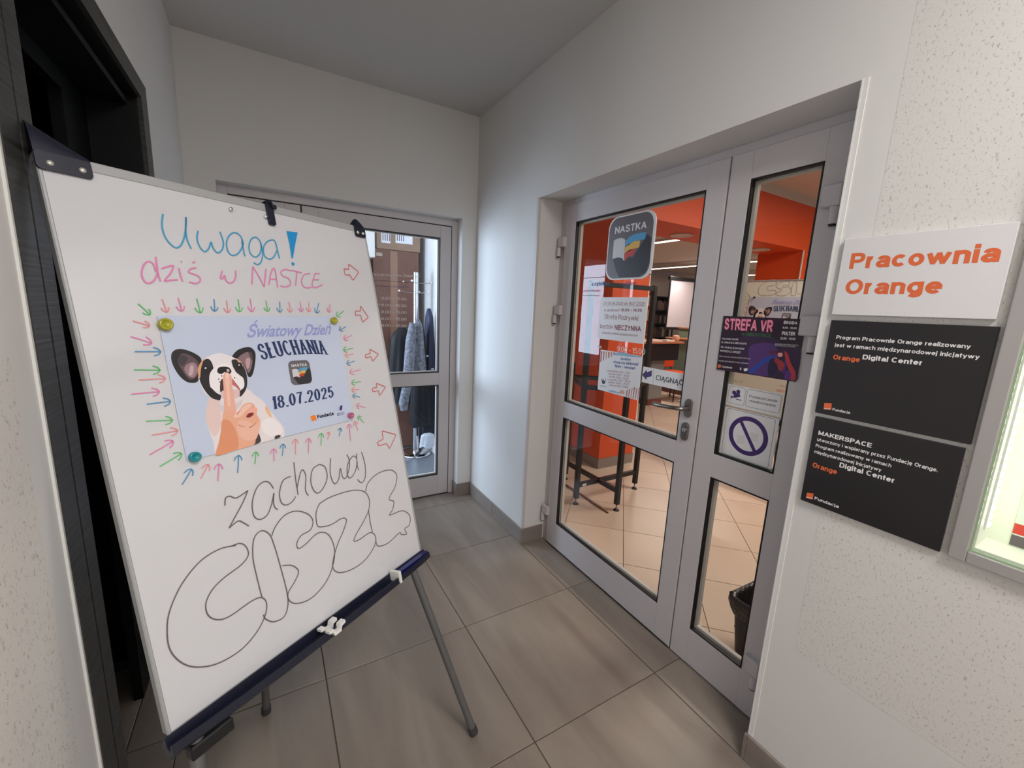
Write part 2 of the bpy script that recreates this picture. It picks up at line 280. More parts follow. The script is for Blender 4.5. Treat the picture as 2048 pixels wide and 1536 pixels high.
def sglyphs(body, wt=1.1, contrast=0, serif=0):
    key = (body, wt, contrast, serif)
    if key in _sc: return _sc[key]
    vs, fs, X, lv_ = [], [], 0.0, 0
    wy = wt*(1-contrast); tw = lambda dx, dy: wt*(1-contrast*(abs(dx)/(math.hypot(dx, dy)+1e-9))**1.0)
    for ch in body:
        sp = _AL.get(ch, _AL['o']).split('|'); W = float(sp[0]); W2 = W+max(0, wt-1.1)*.5*(W > 0); box_ = max(W2, wt)
        fx = (lambda x: X+wt/2+x*(W2-wt)/W) if W > 0 else (lambda x: X+wt/2+x)
        if ch in 'abcdefghijklmnopqrstuvwxyzęąśćńóżł':
            fy = lambda y: wt/2+y*(7.3-wt)/7.2 if y <= 7.2 else 7.3-wt/2+(y-7.2)*2.7/2.8
        else: fy = lambda y: wy/2+y*(10-wy)/10
        for st in sp[1:]:
            lv_ = (lv_+1) % 7; t = st.split(); n = [float(q_) for q_ in t[1:]]
            if t[0] == 's':
                P_ = [(fx(n[i]), fy(n[i+1])) for i in range(0, len(n), 2)]
                for a, b in zip(P_, P_[1:]):
                    dx, dy = b[0]-a[0], b[1]-a[1]; l = math.hypot(dx, dy) or 1e-9; h_ = tw(dx, dy)/2; e_ = (wt if abs(dy) < .01 else wy)/2*(1 if abs(dx) < .01 or abs(dy) < .01 else .45); ux, uy = dx/l, dy/l
                    if contrast and abs(dy) < .01: e_ = wt*.3
                    b0 = len(vs); vs += [(a[0]-ux*e_-uy*h_, a[1]-uy*e_+ux*h_, lv_), (a[0]-ux*e_+uy*h_, a[1]-uy*e_-ux*h_, lv_), (b[0]+ux*e_+uy*h_, b[1]+uy*e_-ux*h_, lv_), (b[0]+ux*e_-uy*h_, b[1]+uy*e_+ux*h_, lv_)]; lv_ = (lv_+1) % 7; fs.append((b0, b0+1, b0+2, b0+3))
                    if serif and abs(dy) > 5:
                        for p_ in (a, b):
                            if 2 < p_[1] < 8: continue
                            y_ = 0 if p_[1] < 5 else 10-.55; b0 = len(vs); vs += [(p_[0]-wt*serif, y_, 7.5), (p_[0]+wt*serif, y_, 7.5), (p_[0]+wt*serif, y_+.55, 7.5), (p_[0]-wt*serif, y_+.55, 7.5)]; fs.append((b0, b0+1, b0+2, b0+3))
            else:
                cl = False
                if t[0] == 'a':
                    cx_, cy_, rx_, ry_, a0, a1 = n; cl = a1-a0 >= 359; m_ = 22
                    P_ = [(fx(cx_+rx_*cos(math.radians(a0+(a1-a0)*i/m_))), fy(cy_+ry_*sin(math.radians(a0+(a1-a0)*i/m_)))) for i in range(m_ if cl else m_+1)]
                else: P_ = crom([(fx(n[i]), fy(n[i+1])) for i in range(0, len(n), 2)], 4)
                k_ = len(P_); b0 = len(vs)
                for i, p_ in enumerate(P_):
                    a = P_[(i-1) % k_] if cl else P_[max(0, i-1)]; b = P_[(i+1) % k_] if cl else P_[min(k_-1, i+1)]
                    dx, dy = b[0]-a[0], b[1]-a[1]; l = math.hypot(dx, dy) or 1e-9; h_ = tw(dx, dy)/2; vs += [(p_[0]-dy/l*h_, p_[1]+dx/l*h_, lv_), (p_[0]+dy/l*h_, p_[1]-dx/l*h_, lv_)]
                for i in range(k_ if cl else k_-1): j = (i+1) % k_; fs.append((b0+2*i, b0+2*i+1, b0+2*j+1, b0+2*j))
        X += box_+.8+.08*wt*(serif > 0)
    _sc[key] = (vs, fs); return _sc[key]
def text(mb, body, BL, BR, TL, w, mat, bold=0, shear=0, arch=0, contrast=0, serif=0, wt=None):
    """baseline from BL to BR, capital height up to TL, all in plane coordinates"""
    cap = 10
    if shear: vs, fs = glyphs(body, bold, shear); cap = CAPH
    else: vs, fs = sglyphs(body, wt or (1.15+bold*42), contrast, serif)
    x0 = min(v[0] for v in vs); x1 = max(v[0] for v in vs)
    ex = ((BR[0]-BL[0])/(x1-x0), (BR[1]-BL[1])/(x1-x0)); ey = ((TL[0]-BL[0])/cap, (TL[1]-BL[1])/cap); out = []
    for q_ in vs:
        x, y = q_[:2]; a = arch*(1-((x-x0)/(x1-x0)*2-1)**2)
        out.append((BL[0]+(x-x0)*ex[0]+y*ey[0], BL[1]+(x-x0)*ex[1]+y*ey[1]+a, w+(q_[2]*1.5e-5 if len(q_) > 2 else 0)))
    return mb.add(out, fs, mat)
class Z:   # coordinates read in an enlarged crop of the photograph, put on a plane
    def __init__(s, pl, ox=0, oy=0, sc=1): s.pl, s.ox, s.oy, s.sc = pl, ox, oy, sc
    def __call__(s, x, y): return s.pl.uv((s.ox+x*s.sc, s.oy+y*s.sc))
    def L(s, flat): return [s(flat[i], flat[i+1]) for i in range(0, len(flat), 2)]
    def T(s, mb, body, bl, br, tl, w, mat, level=False, **k):
        A, B, C = s(*bl), s(*br), s(*tl)
        if level: B = (B[0], A[1]); C = (A[0], C[1])
        return text(mb, body, A, B, C, w, mat, **k)
# ================================================================== SETTING
XL, YE, HC, HD, YA, YB, DX = -1.666, 2.728, 2.757, 2.0836, 1.924, 0.4548, 0.15
BK = -4.2
def struct(name, mb, **k): return tag(mb.build(name), kind='structure', **k)
# right wall with the doorway and the recess of the display case
C0, C1, CZ0, CZ1 = -1.0, .086, .992, 2.0
m = MB()
for a, b in (((0, BK, 0), (.2, C0, 3.0)), ((0, C0, 0), (.2, C1, CZ0)), ((0, C0, CZ1), (.2, C1, 3.0)), ((.1, C0, CZ0), (.2, C1, CZ1)), ((0, C1, 0), (.2, YB, 3.0)), ((0, YB, HD), (.2, YA, 3.0)), ((0, YA, 0), (.2, YE, 3.0))): m.box(a, b, wallm)
struct('wall_right', m)
struct('wall_inner', MB().box((.05, YE, 0), (.2, 9.6, 3.0), wallm))
m = MB()
m.box((XL, YE, 0), (-1.533, YE+.12, HC), wallm); m.box((-1.533, YE, HD-.002), (-.111, YE+.12, HC), wallm); m.box((-.111, YE, 0), (.0, YE+.12, HC), wallm); m.box((0, YE+.001, 0), (.049, YE+.12, HC), wallm)
struct('wall_end', m)
PY0, PY1, PZ = .855, 1.95, 2.185
m = MB()
m.box((XL-.14, BK, 0), (XL, PY0, HC), wallm); m.box((XL-.14, PY0, PZ), (XL, PY1, HC), wallm); m.box((XL-.14, PY1, 0), (XL, YE, HC), wallm)
struct('wall_left', m)
struct('wall_near', MB().box((XL-.2, BK-.1, 0), (.2, BK, HC), wallm))
struct('ceiling', MB().box((-2.8, BK-.1, HC), (-.001, YE+.1, HC+.1), ceilm))
# flecked plaster fields on both walls
struct('trim_flecked_right', MB().box((-.0004, C0-2, .49), (0, .375, CZ0-.04), fleck).box((-.0004, .118, CZ0-.04), (0, .375, HC), fleck).box((-.0004, C0-2, 2.06), (0, .118, HC), fleck))
struct('trim_flecked_left', MB().box((XL, BK, .62), (XL+.0004, .785, 1.38), fleck))
# corner guards of the doorway
m = MB().box((-.003, YB-.012, .1), (0.0, YB+.0, HD), plastW).box((-.004, YB-.001, .1), (.03, YB+.003, HD), plastW)
struct('trim_corner_near', m)
m = MB().box((-.003, YA, .1), (0.0, YA+.012, HD), alu).box((-.003, YA-.003, .1), (.012, YA, HD), alu)
struct('trim_corner_far', m)
# corridor floor: slab, tiles
TX0, TY0, TA, TB = -1.2066-.6*2, .2435-.5964*8, .6, .5964
fl = struct('floor', MB().box((-2.9, BK, -.05), (DX+.01, YE+.1, -.003), grout))
def clipbox(x0, x1, y0, y1, mat, name, par, g=.002):
    return MB().box((x0+g, y0+g, -.01), (x1-g, y1-g, 0), mat, ch=.0012).build(name, par)
for i in range(5):
    for j in range(13):
        x0, y0 = TX0+i*TA, TY0+j*TB; x1, y1 = x0+TA, y0+TB
        for a, b, c, d in ((XL, 0, BK, YE+.075), (-2.3, XL, PY0+.1, PY1-.1), (0, DX+.016, YB, YA)):
            X0, X1, Y0, Y1 = max(x0, a), min(x1, b), max(y0, c), min(y1, d)
            if a == 0 and i == 4 or a != 0 or i < 4:
                pass
            if X1-X0 > .012 and Y1-Y0 > .012:
                if b == 0 and x1 > 0 and y0 < YA and y1 > YB: continue
                if a == 0: continue
                clipbox(X0, X1, Y0, Y1, tile_c, 'tile', fl)
# the column of tiles that runs from the corridor into the doorway
xj = TX0+3*TA
for i in (3, 4):
    for j in range(13):
        x0, y0 = TX0+i*TA, TY0+j*TB; x1, y1 = x0+TA, y0+TB
        if x0 > .1 or x1 < 0 or y1 < YB or y0 > YA: continue
        ys = sorted({y0, y1, min(max(YB, y0), y1), min(max(YA, y0), y1)}); m = MB()
        for a, b in zip(ys, ys[1:]):
            if b-a < .01: continue
            ins = YB-.001 <= (a+b)/2 <= YA+.001
            X1 = min(x1, DX+.016) if ins else min(x1, 0)
            if X1-x0 > .01: m.box((x0+.002, a+(.002 if a == y0 else 0), -.01), (X1-(.002 if X1 == x1 else 0), b-(.002 if b == y1 else 0), 0), tile_c)
        if m.v: m.build('tile', fl)
# skirting tiles
HB = .0986
def skirt(name, segs):
    m = MB()
    for a, b in segs: m.box(a, b, brownbd, ch=.0015)
    return struct(name, m)
skirt('baseboard_right', [((-.011, YA-.0, 0), (0, 2.32, HB)), ((-.011, 2.323, 0), (0, YE, HB)), ((-.011, YA-.011, 0), (DX, YA, HB)), ((-.011, -1.2, 0), (0, YB, HB)), ((-.011, YB, 0), (.13, YB+.011, HB))])
skirt('baseboard_end', [((-.111, YE-.011, 0), (-.011, YE, HB)), ((XL, YE-.011, 0), (-1.533, YE, HB)), ((-.122, YE-.011, 0), (-.111, YE+.08, HB))])
skirt('baseboard_left', [((XL, PY1+.01, 0), (XL+.011, YE-.011, HB)), ((XL, -3, 0), (XL+.011, PY0-.02, HB))])
# ---- black portal in the left wall
XP = XL+.006
pt = empty('door_portal', (XL, (PY0+PY1)/2, 0), kind='structure')
pt.name = 'door_3'
off = tuple(pt.location)
CW = .112; CT = .06; CF = .085
m = MB().box((XL-.006, PY0, 0), (XP, PY0+.058, PZ), blam).box((XL-.006, PY0+.058, 0), (XP-.004, PY0+.064, PZ), blk).box((XL-.006, PY0+.064, 0), (XP, PY0+CW, PZ-CT), blam)
tag(m.build('casing', pt, off=off), label='black ribbed casing board')
MB().box((XL-.006, PY1-CF, 0), (XP, PY1, PZ-CT), blam).build('casing', pt, off=off)
MB().box((XL-.006, PY0+.064, PZ-CT), (XP, PY1, PZ), blam).build('casing', pt, off=off)
m = MB().box((-1.80, PY0+CW-.02, 0), (XL-.0062, PY0+CW, 2.09), blk).box((-1.80, PY1-CF-.02, 0), (XL-.0062, PY1-CF, 2.1), blk).box((XL-.05, PY1-CF, 0), (XL-.0062, PY1, PZ-.002), blk).box((XL-.05, PY0+CW-.02, PZ-CT), (XL-.0062, PY1-CF, PZ-.002), blk).box((-1.80, PY0+CW-.02, 2.085), (XL-.03, PY1-CF, 2.105), blk)
m.build('reveal_lining', pt, off=off)
m = MB().box((-1.83, PY1-CW-.18, 0), (-1.801, PY1, PZ), blk).box((-1.83, PY0, 2.035), (-1.801, PY1-CW-.18, PZ), blk)
m.build('inner_frame', pt, off=off)
m = MB().box((-2.32, PY0, 0), (-2.3, PY1, PZ), blk).box((-2.3, PY0+.05, 0), (-1.83, PY0+.08, PZ), blk).box((-2.3, PY1-.05, 0), (-1.83, PY1-.02, PZ), blk).box((-2.3, PY0, 2.12), (-1.83, PY1, PZ), blk)
m.build('niche_lining', pt, off=off)
tag(MB().box((-1.95, PY0+.08, 0.0), (-1.93, PY0+.53, 2.1), M('dark_glass_panel', (26, 30, 30), .25)).build('door_panel', pt, off=off), label='dark sliding door panel')
struct('trim_portal', MB().box((XL, PY0-.006, 0), (XL+.004, PY0, PZ+.006), plastW))
# ================================================================== MAIN DOOR (door_1)
d1 = empty('door_1', (DX, (YA+YB)/2, 0), kind='structure'); off = tuple(d1.location)
FX = (DX+.012, DX+.062)
m = MB().box((FX[0], YA-.052, 0), (FX[1], YA, HD), alu).box((FX[0], YB, 0), (FX[1], YB+.05, HD), alu).box((FX[0], YB+.05, HD-.03), (FX[1], YA-.052, HD), alu)
m.box((FX[0]+.008, YA-.056, 0.0), (FX[1], YA-.052, HD-.03), gask).box((FX[0]+.008, YB+.05, HD-.034), (FX[1], YA-.052, HD-.03), gask)
bev(m.build('door_frame', d1, off=off), .002)
ZT, ZB = 2.050, .007
GZ = [(.170, .856), (.952, 1.957)]
def leaf(y0, y1, g0, g1, dy):
    # y0<y1 outer edges, g0<g1 glass edges
    for a, b in (((y0, ZB), (g0, ZT)), ((g1, ZB), (y1, ZT))):
        bev(MB().box((DX, a[0], a[1]), (DX+.05, b[0], b[1]), alu).build('stile', d1, off=off), .002)
    for z0, z1 in ((ZB, GZ[0][0]), (GZ[0][1], GZ[1][0]), (GZ[1][1], ZT)):
        bev(MB().box((DX+.0008, g0, z0), (DX+.0492, g1, z1), alu).build('rail', d1, off=off), .0015)
    for z0, z1 in GZ:
        g = MB(); t = .007
        for X0, X1, mt, t in ((DX+.002, DX+.021, gask, .006), (DX+.029, DX+.046, bead, .012)):
            g.box((X0, g0, z0), (X1, g0+t, z1), mt).box((X0, g1-t, z0), (X1, g1, z1), mt).box((X0, g0+t, z0), (X1, g1-t, z0+t), mt).box((X0, g0+t, z1-t), (X1, g1-t, z1), mt)
        tag(g.build('gasket', d1, off=off), label='black rubber glazing gasket')
        MB().add([(DX+.024, y, z) for y, z in ((g0, z0), (g1, z0), (g1, z1), (g0, z1))], [(0, 1, 2, 3)], glass).build('glass_pane', d1, off=off)
leaf(.899, 1.868, .985, 1.777, 0)
leaf(.507, .892, .585, .812, 0)
tag(MB().box((DX+.02, .888, 0), (DX+.045, .903, ZT), gask).build('meeting_seal', d1, off=off), label='black rubber seal between the leaves')
MB().box((DX-.001, .9, ZB), (DX+.01, 1.866, .012), gask).build('bottom_seal', d1, off=off)
# hinges
def hinge(y, z, s, big=1):
    m = MB().box((DX-.022*big, y-.032, z), (DX+.004, y+.022, z+.055*big), alu, ch=.003)
    m.tube([(DX-.014, y+s*.017, z-.05), (DX-.014, y+s*.017, z-.001)], .0125, alu, 14).tube([(DX-.014, y+s*.017, z-.056), (DX-.014, y+s*.017, z-.05)], .0095, gask, 14)
    bev(m.build('hinge', d1, off=off), .0008)
for z in (1.832, 1.452, .195): hinge(1.882, z, 1)
for z in (1.815, 1.432, .195): hinge(.548, z, -1, 1.15)
# handle, keyhole plate
P = RX(DX)
def rose(y, z, h, name):
    pts = rrect(-.017, -h/2, .017, h/2, .0165, 6); m = MB()
    Mx = Pl((DX, y, z), (0, -1, 0), (0, 0, 1)).mat(); m.prism(pts, 0, .009, steel, xf=Mx); return bev(m.build(name, d1, off=off), .002)
rose(.944, 1.105, .078, 'handle_plate')
k = rose(.947, 1.005, .078, 'keyhole_plate')
m = MB().tube([(DX-.013, .947, 1.012), (DX-.008, .947, 1.012)], .0085, chrome, 16).box((DX-.0125, .943, .985), (DX-.008, .951, 1.01), steel).box((DX-.0135, .9462, 1.006), (DX-.0128, .9478, 1.018), gask)
m.build('lock_cylinder', d1, off=off)
arc = [(DX-.008, .944, 1.105), (DX-.035, .944, 1.105), (DX-.048, .950, 1.105), (DX-.053, .965, 1.104), (DX-.054, 1.0, 1.101), (DX-.054, 1.06, 1.097), (DX-.05, 1.083, 1.096), (DX-.043, 1.09, 1.096)]
tag(MB().tube(arc, .0092, steel, 14).build('handle', d1, off=off), label='brushed steel lever handle')
arc2 = [(DX+.058, .944, 1.105), (DX+.085, .944, 1.105), (DX+.098, .955, 1.105), (DX+.1, .99, 1.103), (DX+.1, 1.07, 1.1)]
MB().tube(arc2, .0092, chrome, 12).build('handle', d1, off=off)
# white opening hours lettering stuck on the glass
GP = RX(DX+.0225)
lw = M('white_film_lettering', (238, 234, 230), .5); lb = M('blue_film_lettering', (44, 46, 120), .5); lr = M('rose_film_lettering', (206, 150, 160), .5)
z = Z(GP, 1080, 360, .29967); m = MB()
z.T(m, '9.00 - 15.00', (513, 1143), (700, 1166), (516, 1108), 0, lw)
z.T(m, 'Sob', (380, 1118), (412, 1124), (381, 1100), 0, lw)
z.T(m, 'czytelnia', (345, 706), (460, 702), (346, 680), 0, lb)
z.T(m, 'czytelnia', (530, 702), (640, 697), (531, 682), 0, lb)
z.T(m, 'poniedziałek', (283, 745), (400, 747), (284, 728), 0, lr)
for q in (1, 2, 3): z.T(m, '.', (283+q*20, 802), (289+q*20, 802), (284+q*20, 790), 0, lb)
m.ribbon([z(290, 655), z(800, 628), z(930, 620)], .003, 0, M('thin_line_film', (70, 60, 70), .5)).ribbon([z(280, 770), z(400, 772)], .002, 0, M('thin_line_film', (70, 60, 70), .5))
mw = MB(); mw.__dict__ = m.__dict__
o = m.build('lettering', d1); o.matrix_basis = Matrix.Translation(-V(off)) @ GP.mat(); tag(o, label='white and blue letters stuck on the glass')
# ================================================================== END DOOR (door_2)
YD = 2.81
d2 = empty('door_2', (-.82, YD, 0), kind='structure'); off = tuple(d2.location)
m = MB().box((-.155, YD-.004, 0), (-.111, YD+.05, HD), alu).box((-1.533, YD-.004, 0), (-1.488, YD+.05, HD), alu).box((-1.488, YD-.004, 2.035), (-.155, YD+.05, HD), alu)
bev(m.build('door_frame', d2, off=off), .002)
MB().box((-.159, YD+.01, 0), (-.155, YD+.04, 2.035), gask).box((-1.488, YD+.01, 2.029), (-.155, YD+.04, 2.035), gask).box((-1.128, YD+.01, 0), (-1.118, YD+.04, 2.03), gask).build('seal', d2, off=off)
def leaf2(x0, x1, g0, g1):
    for a, b in ((x0, g0), (g1, x1)): bev(MB().box((a, YD, .007), (b, YD+.05, 2.029), alu).build('stile', d2, off=off), .002)
    for z0, z1 in ((.007, .165), (.885, .978), (1.947, 2.029)): bev(MB().box((g0, YD+.0008, z0), (g1, YD+.0492, z1), alu).build('rail', d2, off=off), .0015)
    for z0, z1 in ((.165, .885), (.978, 1.947)):
        g = MB()
        for Y0, Y1, mt, t in ((YD+.002, YD+.021, gask, .006), (YD+.029, YD+.046, bead, .011)):
            g.box((g0, Y0, z0), (g0+t, Y1, z1), mt).box((g1-t, Y0, z0), (g1, Y1, z1), mt).box((g0+t, Y0, z0), (g1-t, Y1, z0+t), mt).box((g0+t, Y0, z1-t), (g1-t, Y1, z1), mt)
        g.build('gasket', d2, off=off)
        MB().add([(x, YD+.024, zz) for x, zz in ((g0, z0), (g1, z0), (g1, z1), (g0, z1))], [(0, 1, 2, 3)], glass).build('glass_pane', d2, off=off)
leaf2(-1.119, -.159, -1.03, -.241)
leaf2(-1.486, -1.127, -1.40, -1.21)
GE = EY(YD+.0225); z = Z(GE, 700, 440, .1302); m = MB()
lg = M('grey_film_lettering', (226, 222, 218), .5)
z.T(m, 'Opracowania Zbiorów', (330, 850), (1075, 880), (330, 815), 0, lg)
z.T(m, 'środa czytelnia', (400, 1022), (900, 1040), (400, 1000), 0, lb)
m.ribbon([z(300, 920), z(700, 945), z(1040, 968)], .003, 0, M('thin_line_film', (70, 60, 70), .5))
for k in range(5):
    z.T(m, '8.00 - 15.00', (480, 1222+k*104), (868, 1236+k*103), (480, 1180+k*104), 0, lg)
z.T(m, 'wtorek', (380, 1310), (470, 1312), (380, 1285), 0, lg)
o = m.build('lettering', d2); o.matrix_basis = Matrix.Translation(-V(off)) @ GE.mat(); tag(o, label='pale opening hours lettering on the glass')
# ================================================================== STORAGE ROOM behind door_2
struct('wall_storage', MB().box((-2.5, YE+.12, 0), (-2.4, 2.95, 3), wallm).box((-2.5, 5.25, 0), (-2.4, 6.2, 3), wallm).box((-2.5, 2.95, 0), (-2.4, 5.25, .8), wallm).box((-2.5, 2.95, 2.2), (-2.4, 5.25, 3), wallm).box((-2.5, 6.1, 0), (.05, 6.2, 3), wallm))
struct('wall_storage_near', MB().box((-2.5, YE+.02, 0), (XL, YE+.12, 3), wallm))
struct('floor_storage', MB().box((-2.4, YE+.12, -.05), (.05, 6.1, -.001), tile_s))
struct('ceiling_storage', MB().box((-2.5, YE+.12, 2.9), (.05, 6.2, 3.0), ceilm))
wn = empty('window_1', (-2.42, 3.5, .8), kind='structure'); off = tuple(wn.location)  # unseen window, widened by an added near part to let in more light
m = MB()
for a, b in (((2.95, .8), (3.01, 2.2)), ((5.19, .8), (5.25, 2.2)), ((3.01, .8), (5.19, .86)), ((3.01, 2.14), (5.19, 2.2)), ((3.9, .86), (3.96, 2.14))): m.box((-2.46, a[0], a[1]), (-2.41, b[0], b[1]), plastW, ch=.004)
m.build('window_frame', wn, off=off)
MB().add([(-2.44, a, b) for a, b in ((3.01, .86), (5.19, .86), (5.19, 2.14), (3.01, 2.14))], [(0, 1, 2, 3)], glass).build('glass_pane', wn, off=off)
# ================================================================== HALL behind door_1
XF, YF, YN, HH = 12.4, 9.6, -2.2, 2.93
hallw = M('hall_wall_paint', (206, 196, 190), .6); greyw = M('hall_back_wall_paint', (176, 168, 168), .6)
struct('wall_far', MB().box((XF, YN, 0), (XF+.1, YF, 3), hallw).box((.2, YF, 0), (XF+.1, YF+.1, 3), greyw).box((.2, YN-.1, 0), (XF+.1, YN, 3), hallw))
hc = struct('ceiling_hall', MB().box((.2, YN, HH), (XF, YF, 3.0), M('hall_ceiling', (206, 190, 180), .7)))
TC = .40; DK = .70711
hf = struct('floor_hall', MB().box((DX+.0165, YN, -.05), (XF, YF, -.003), groutb).box((5.2, YN, -.003), (XF, YF, -.0005), tile_h).box((DX+.0165, 5.8, -.003), (5.2, YF, -.0005), tile_h))
me0 = None
def clip(poly, x):
    out = []
    for i, p in enumerate(poly):
        q = poly[(i+1) % len(poly)]
        if p[0] >= x: out.append(p)
        if (p[0] >= x) != (q[0] >= x): t = (x-p[0])/(q[0]-p[0]); out.append((x, p[1]+t*(q[1]-p[1])))
    return out
e = .5*TC/DK-.003
ntile = 0
for i in range(-20, 30):
    for j in range(-20, 30):
        s_, d_ = 3.026+.5657*(i+.5), -1.028+.5657*(j+.5)   # x+y, x-y of the centre
        x, y = (s_+d_)/2, (s_-d_)/2
        if x < -.1 or x > 5.1 or y < -.6 or y > 5.7: continue
        dv = V((x, y, 0))-CAM; dep = dv.dot(FW)
        px = 1024+FPX*dv.dot(RT)/dep; py = 768-FPX*dv.dot(UP)/dep
        if px < 1000 or px > 1700 or py < 740: continue
        pts = [(x+e, y), (x, y+e), (x-e, y), (x, y-e)]
        if x-e < DX+.02:
            c = clip(pts, DX+.018)
            if len(c) < 3: continue
            MB().prism(c, -.01, 0, tile_h).build('tile', hf)
        else:
            if me0 is None:
                o = MB().prism([(e, 0), (0, e), (-e, 0), (0, -e)], -.01, 0, tile_h).build('tile', hf); me0 = o.data
            else:
                o = bpy.data.objects.new('tile', me0); COL.objects.link(o); o.parent = hf
            o.location = (x, y, 0)
        ntile += 1
print('hall tiles', ntile)
# beam, cornice and the two pillars
grp = M('pillar_plinth', (140, 128, 122), .5)
BY0, BY1 = 2.691, 3.255
struct('trim_beam', MB().box((1.324, BY0, 2.33), (XF, BY1, 2.84), orange))
struct('trim_cornice', MB().box((1.324, BY0-.01, 2.84), (XF, BY1, HH), ceilm))
struct('wall_pillar_left', MB().box((1.324, BY0+.001, .1), (1.772, BY1-.001, 2.33), orange).box((1.32, BY0-.004, 0), (1.776, BY1+.004, .098), grp))
struct('wall_pillar_right', MB().box((4.41, BY0+.001, .1), (5.1, BY1-.001, 2.33), orange).box((4.406, BY0-.004, 0), (5.104, BY1+.004, .098), grp))
struct('trim_pillar_left', MB().box((1.772, BY0, .1), (1.784, BY0+.012, 2.33), plastW))
struct('trim_pillar_right', MB().box((4.40, BY0-.004, .1), (4.412, BY0+.008, 2.33), plastW))
exec_parts = True
# ================================================================== FLIPCHART
BO = V((-1.529, .723, .679)); th, ph = .5509, .2229
e1 = V((cos(th), sin(th), 0)); n0 = V((sin(th), -cos(th), 0)); e2 = V((0, 0, 1))*cos(ph)-n0*sin(ph)
BW, BH = .70, 1.051
BD = Pl(BO, e1, e2)
fc = empty('flipchart', label='tall white flipchart board on tripod legs with handwriting and poster', cat='flipchart')
fc.matrix_world = BD.mat()
def part(mb, name, label=None, par=fc):
    o = mb.build(name); o.parent = par; return tag(o, label) if label else o
BT = .022
bev(part(MB().box((.006, .003, -.012), (BW-.007, BH-.012, -.0012), whitebd), 'board', 'glossy white writing surface'), .001)
m = MB().box((0, BH-.02, -BT), (BW, BH, 0), framebd, ch=.002)
part(m, 'frame_rail'); part(MB().box((0, 0, -BT), (.007, BH-.02, 0), framebd, ch=.002), 'frame_rail'); part(MB().box((BW-.008, 0, -BT), (BW, BH-.02, 0), framebd, ch=.002), 'frame_rail')
part(MB().box((0.007, -.004, -BT), (BW-.008, .004, -.002), framebd), 'frame_rail')
part(MB().box((.0075, .0045, -BT), (BW-.0085, BH-.021, -.0125), M('board_backing', (120, 120, 122), .7)), 'back_panel')
# pen tray
zt = Z(BD)
def traysec(u):
    t = u/BW; k = 1-(2*t-1)**2
    d = .026+.016*k**.8; s = .022
    return [(0, .002, .0), (0, .003, .003), (0, -.016, .006), (0, -.020, d-.010), (0, -.005, d-.004), (0, -.004, d), (0, -.020, d+.002), (0, -.030, d-.010), (0, -.044, .0), (0, -.02, -.02)]
N = 40; vs = []
for i in range(N+1):
    u = -.006+(BW+.012)*i/N
    vs += [(u, p[1], p[2]) for p in traysec(min(max(u, 0), BW))]
ns = 10
F = [(i*ns+k, (i+1)*ns+k, (i+1)*ns+(k+1) % ns, i*ns+(k+1) % ns) for i in range(N) for k in range(ns)]
F += [tuple(range(ns)), tuple(range(N*ns, N*ns+ns))]
tr = part(MB().add(vs, F, plastN, True), 'pen_tray', 'navy plastic pen tray with bulging lip')
tr.modifiers.new('e', 'EDGE_SPLIT').split_angle = .7
part(MB().box((.565, .0, .001), (BW+.002, -.018, .026), M('blue_translucent_plastic', (18, 26, 92), .2)), 'pen_tray_end', 'blue plastic end of the tray')
part(MB().box((.552, .014, .003), (.561, -.022, .045), plastW, ch=.002), 'tray_divider', 'white divider on the pen tray')
for dv_ in (0, 1):
    uu = .322+.004*dv_; w0 = .020+.026*dv_; m = MB()
    pr = [(-.022, 0), (-.022, .006), (-.010, .006), (-.006, -.004), (.006, -.004), (.010, .006), (.024, .008), (.024, .001), (.013, -.001), (.009, -.012), (-.009, -.012), (-.013, -.001)]
    vs = [(uu+a, -.001-.003*dv_+b, w0-.007) for a, b in pr]+[(uu+a, -.001-.003*dv_+b, w0+.009) for a, b in pr]; q = len(pr)
    m.add(vs, [tuple(range(q))[::-1], tuple(range(q, 2*q))]+[(i, (i+1) % q, q+(i+1) % q, q+i) for i in range(q)], plastW)
    part(m, 'pad_clip', 'white plastic clip on the tray')
part(MB().box((.024, -.048, -.02), (.10, -.074, .008), blackf, ch=.003), 'eraser_box', 'black holder under the tray')
# top pad hooks
rivm = M('rivet', (220, 218, 210), .25, .6)
def hook(u0, u1, v0, riv, bul):
    m = MB(); pts = rrect(u0, v0, u1, BH-.004, .006, 4); m.prism(pts, .0005, .0045, plastN)
    # curled flap above the plate
    n = 10; k = 12; vs = []
    for i in range(n+1):
        u = u0+(u1-u0)*i/n
        t = 1-i/n if bul > 0 else sin(PI*i/n)
        for j in range(k+1):
            a = PI*j/k; rr = .010+abs(bul)*t
            vs.append((u, BH-.006+rr*sin(a)*1.0, .004-.014+.014*cos(a)-(0 if j < k else 0)))
    F = [(i*(k+1)+j, (i+1)*(k+1)+j, (i+1)*(k+1)+j+1, i*(k+1)+j+1) for i in range(n) for j in range(k)]
    m.add(vs, F, plastN, True)
    for e_ in (0, n): m.add([vs[e_*(k+1)+j] for j in range(k+1)], [tuple(range(k+1))], plastN)
    o = part(m, 'pad_hook', 'navy plastic pad hook with rivets')
    for r in riv: 
        c = part(MB().lathe([(0, .0075), (.0035, .007), (.0048, .0055), (.005, .0044)], rivm, (r, BH-.022, 0), 16), 'rivet', par=o)
hook(-.001, .069, BH-.034, (.016, .056), .044)
hook(.655, .694, BH-.034, (.664, .684), -.020)
m = MB().prism(rrect(.385, BH-.052, .402, BH+.006, .004, 4), .0005, .006, plastN).box((.387, BH-.012, -.03), (.404, BH+.008, .006), plastN, ch=.002).box((.398, BH-.012, .004), (.409, BH-.002, .012), plastN, ch=.002)
part(m, 'centre_hook', 'black hook in the middle of the top edge')
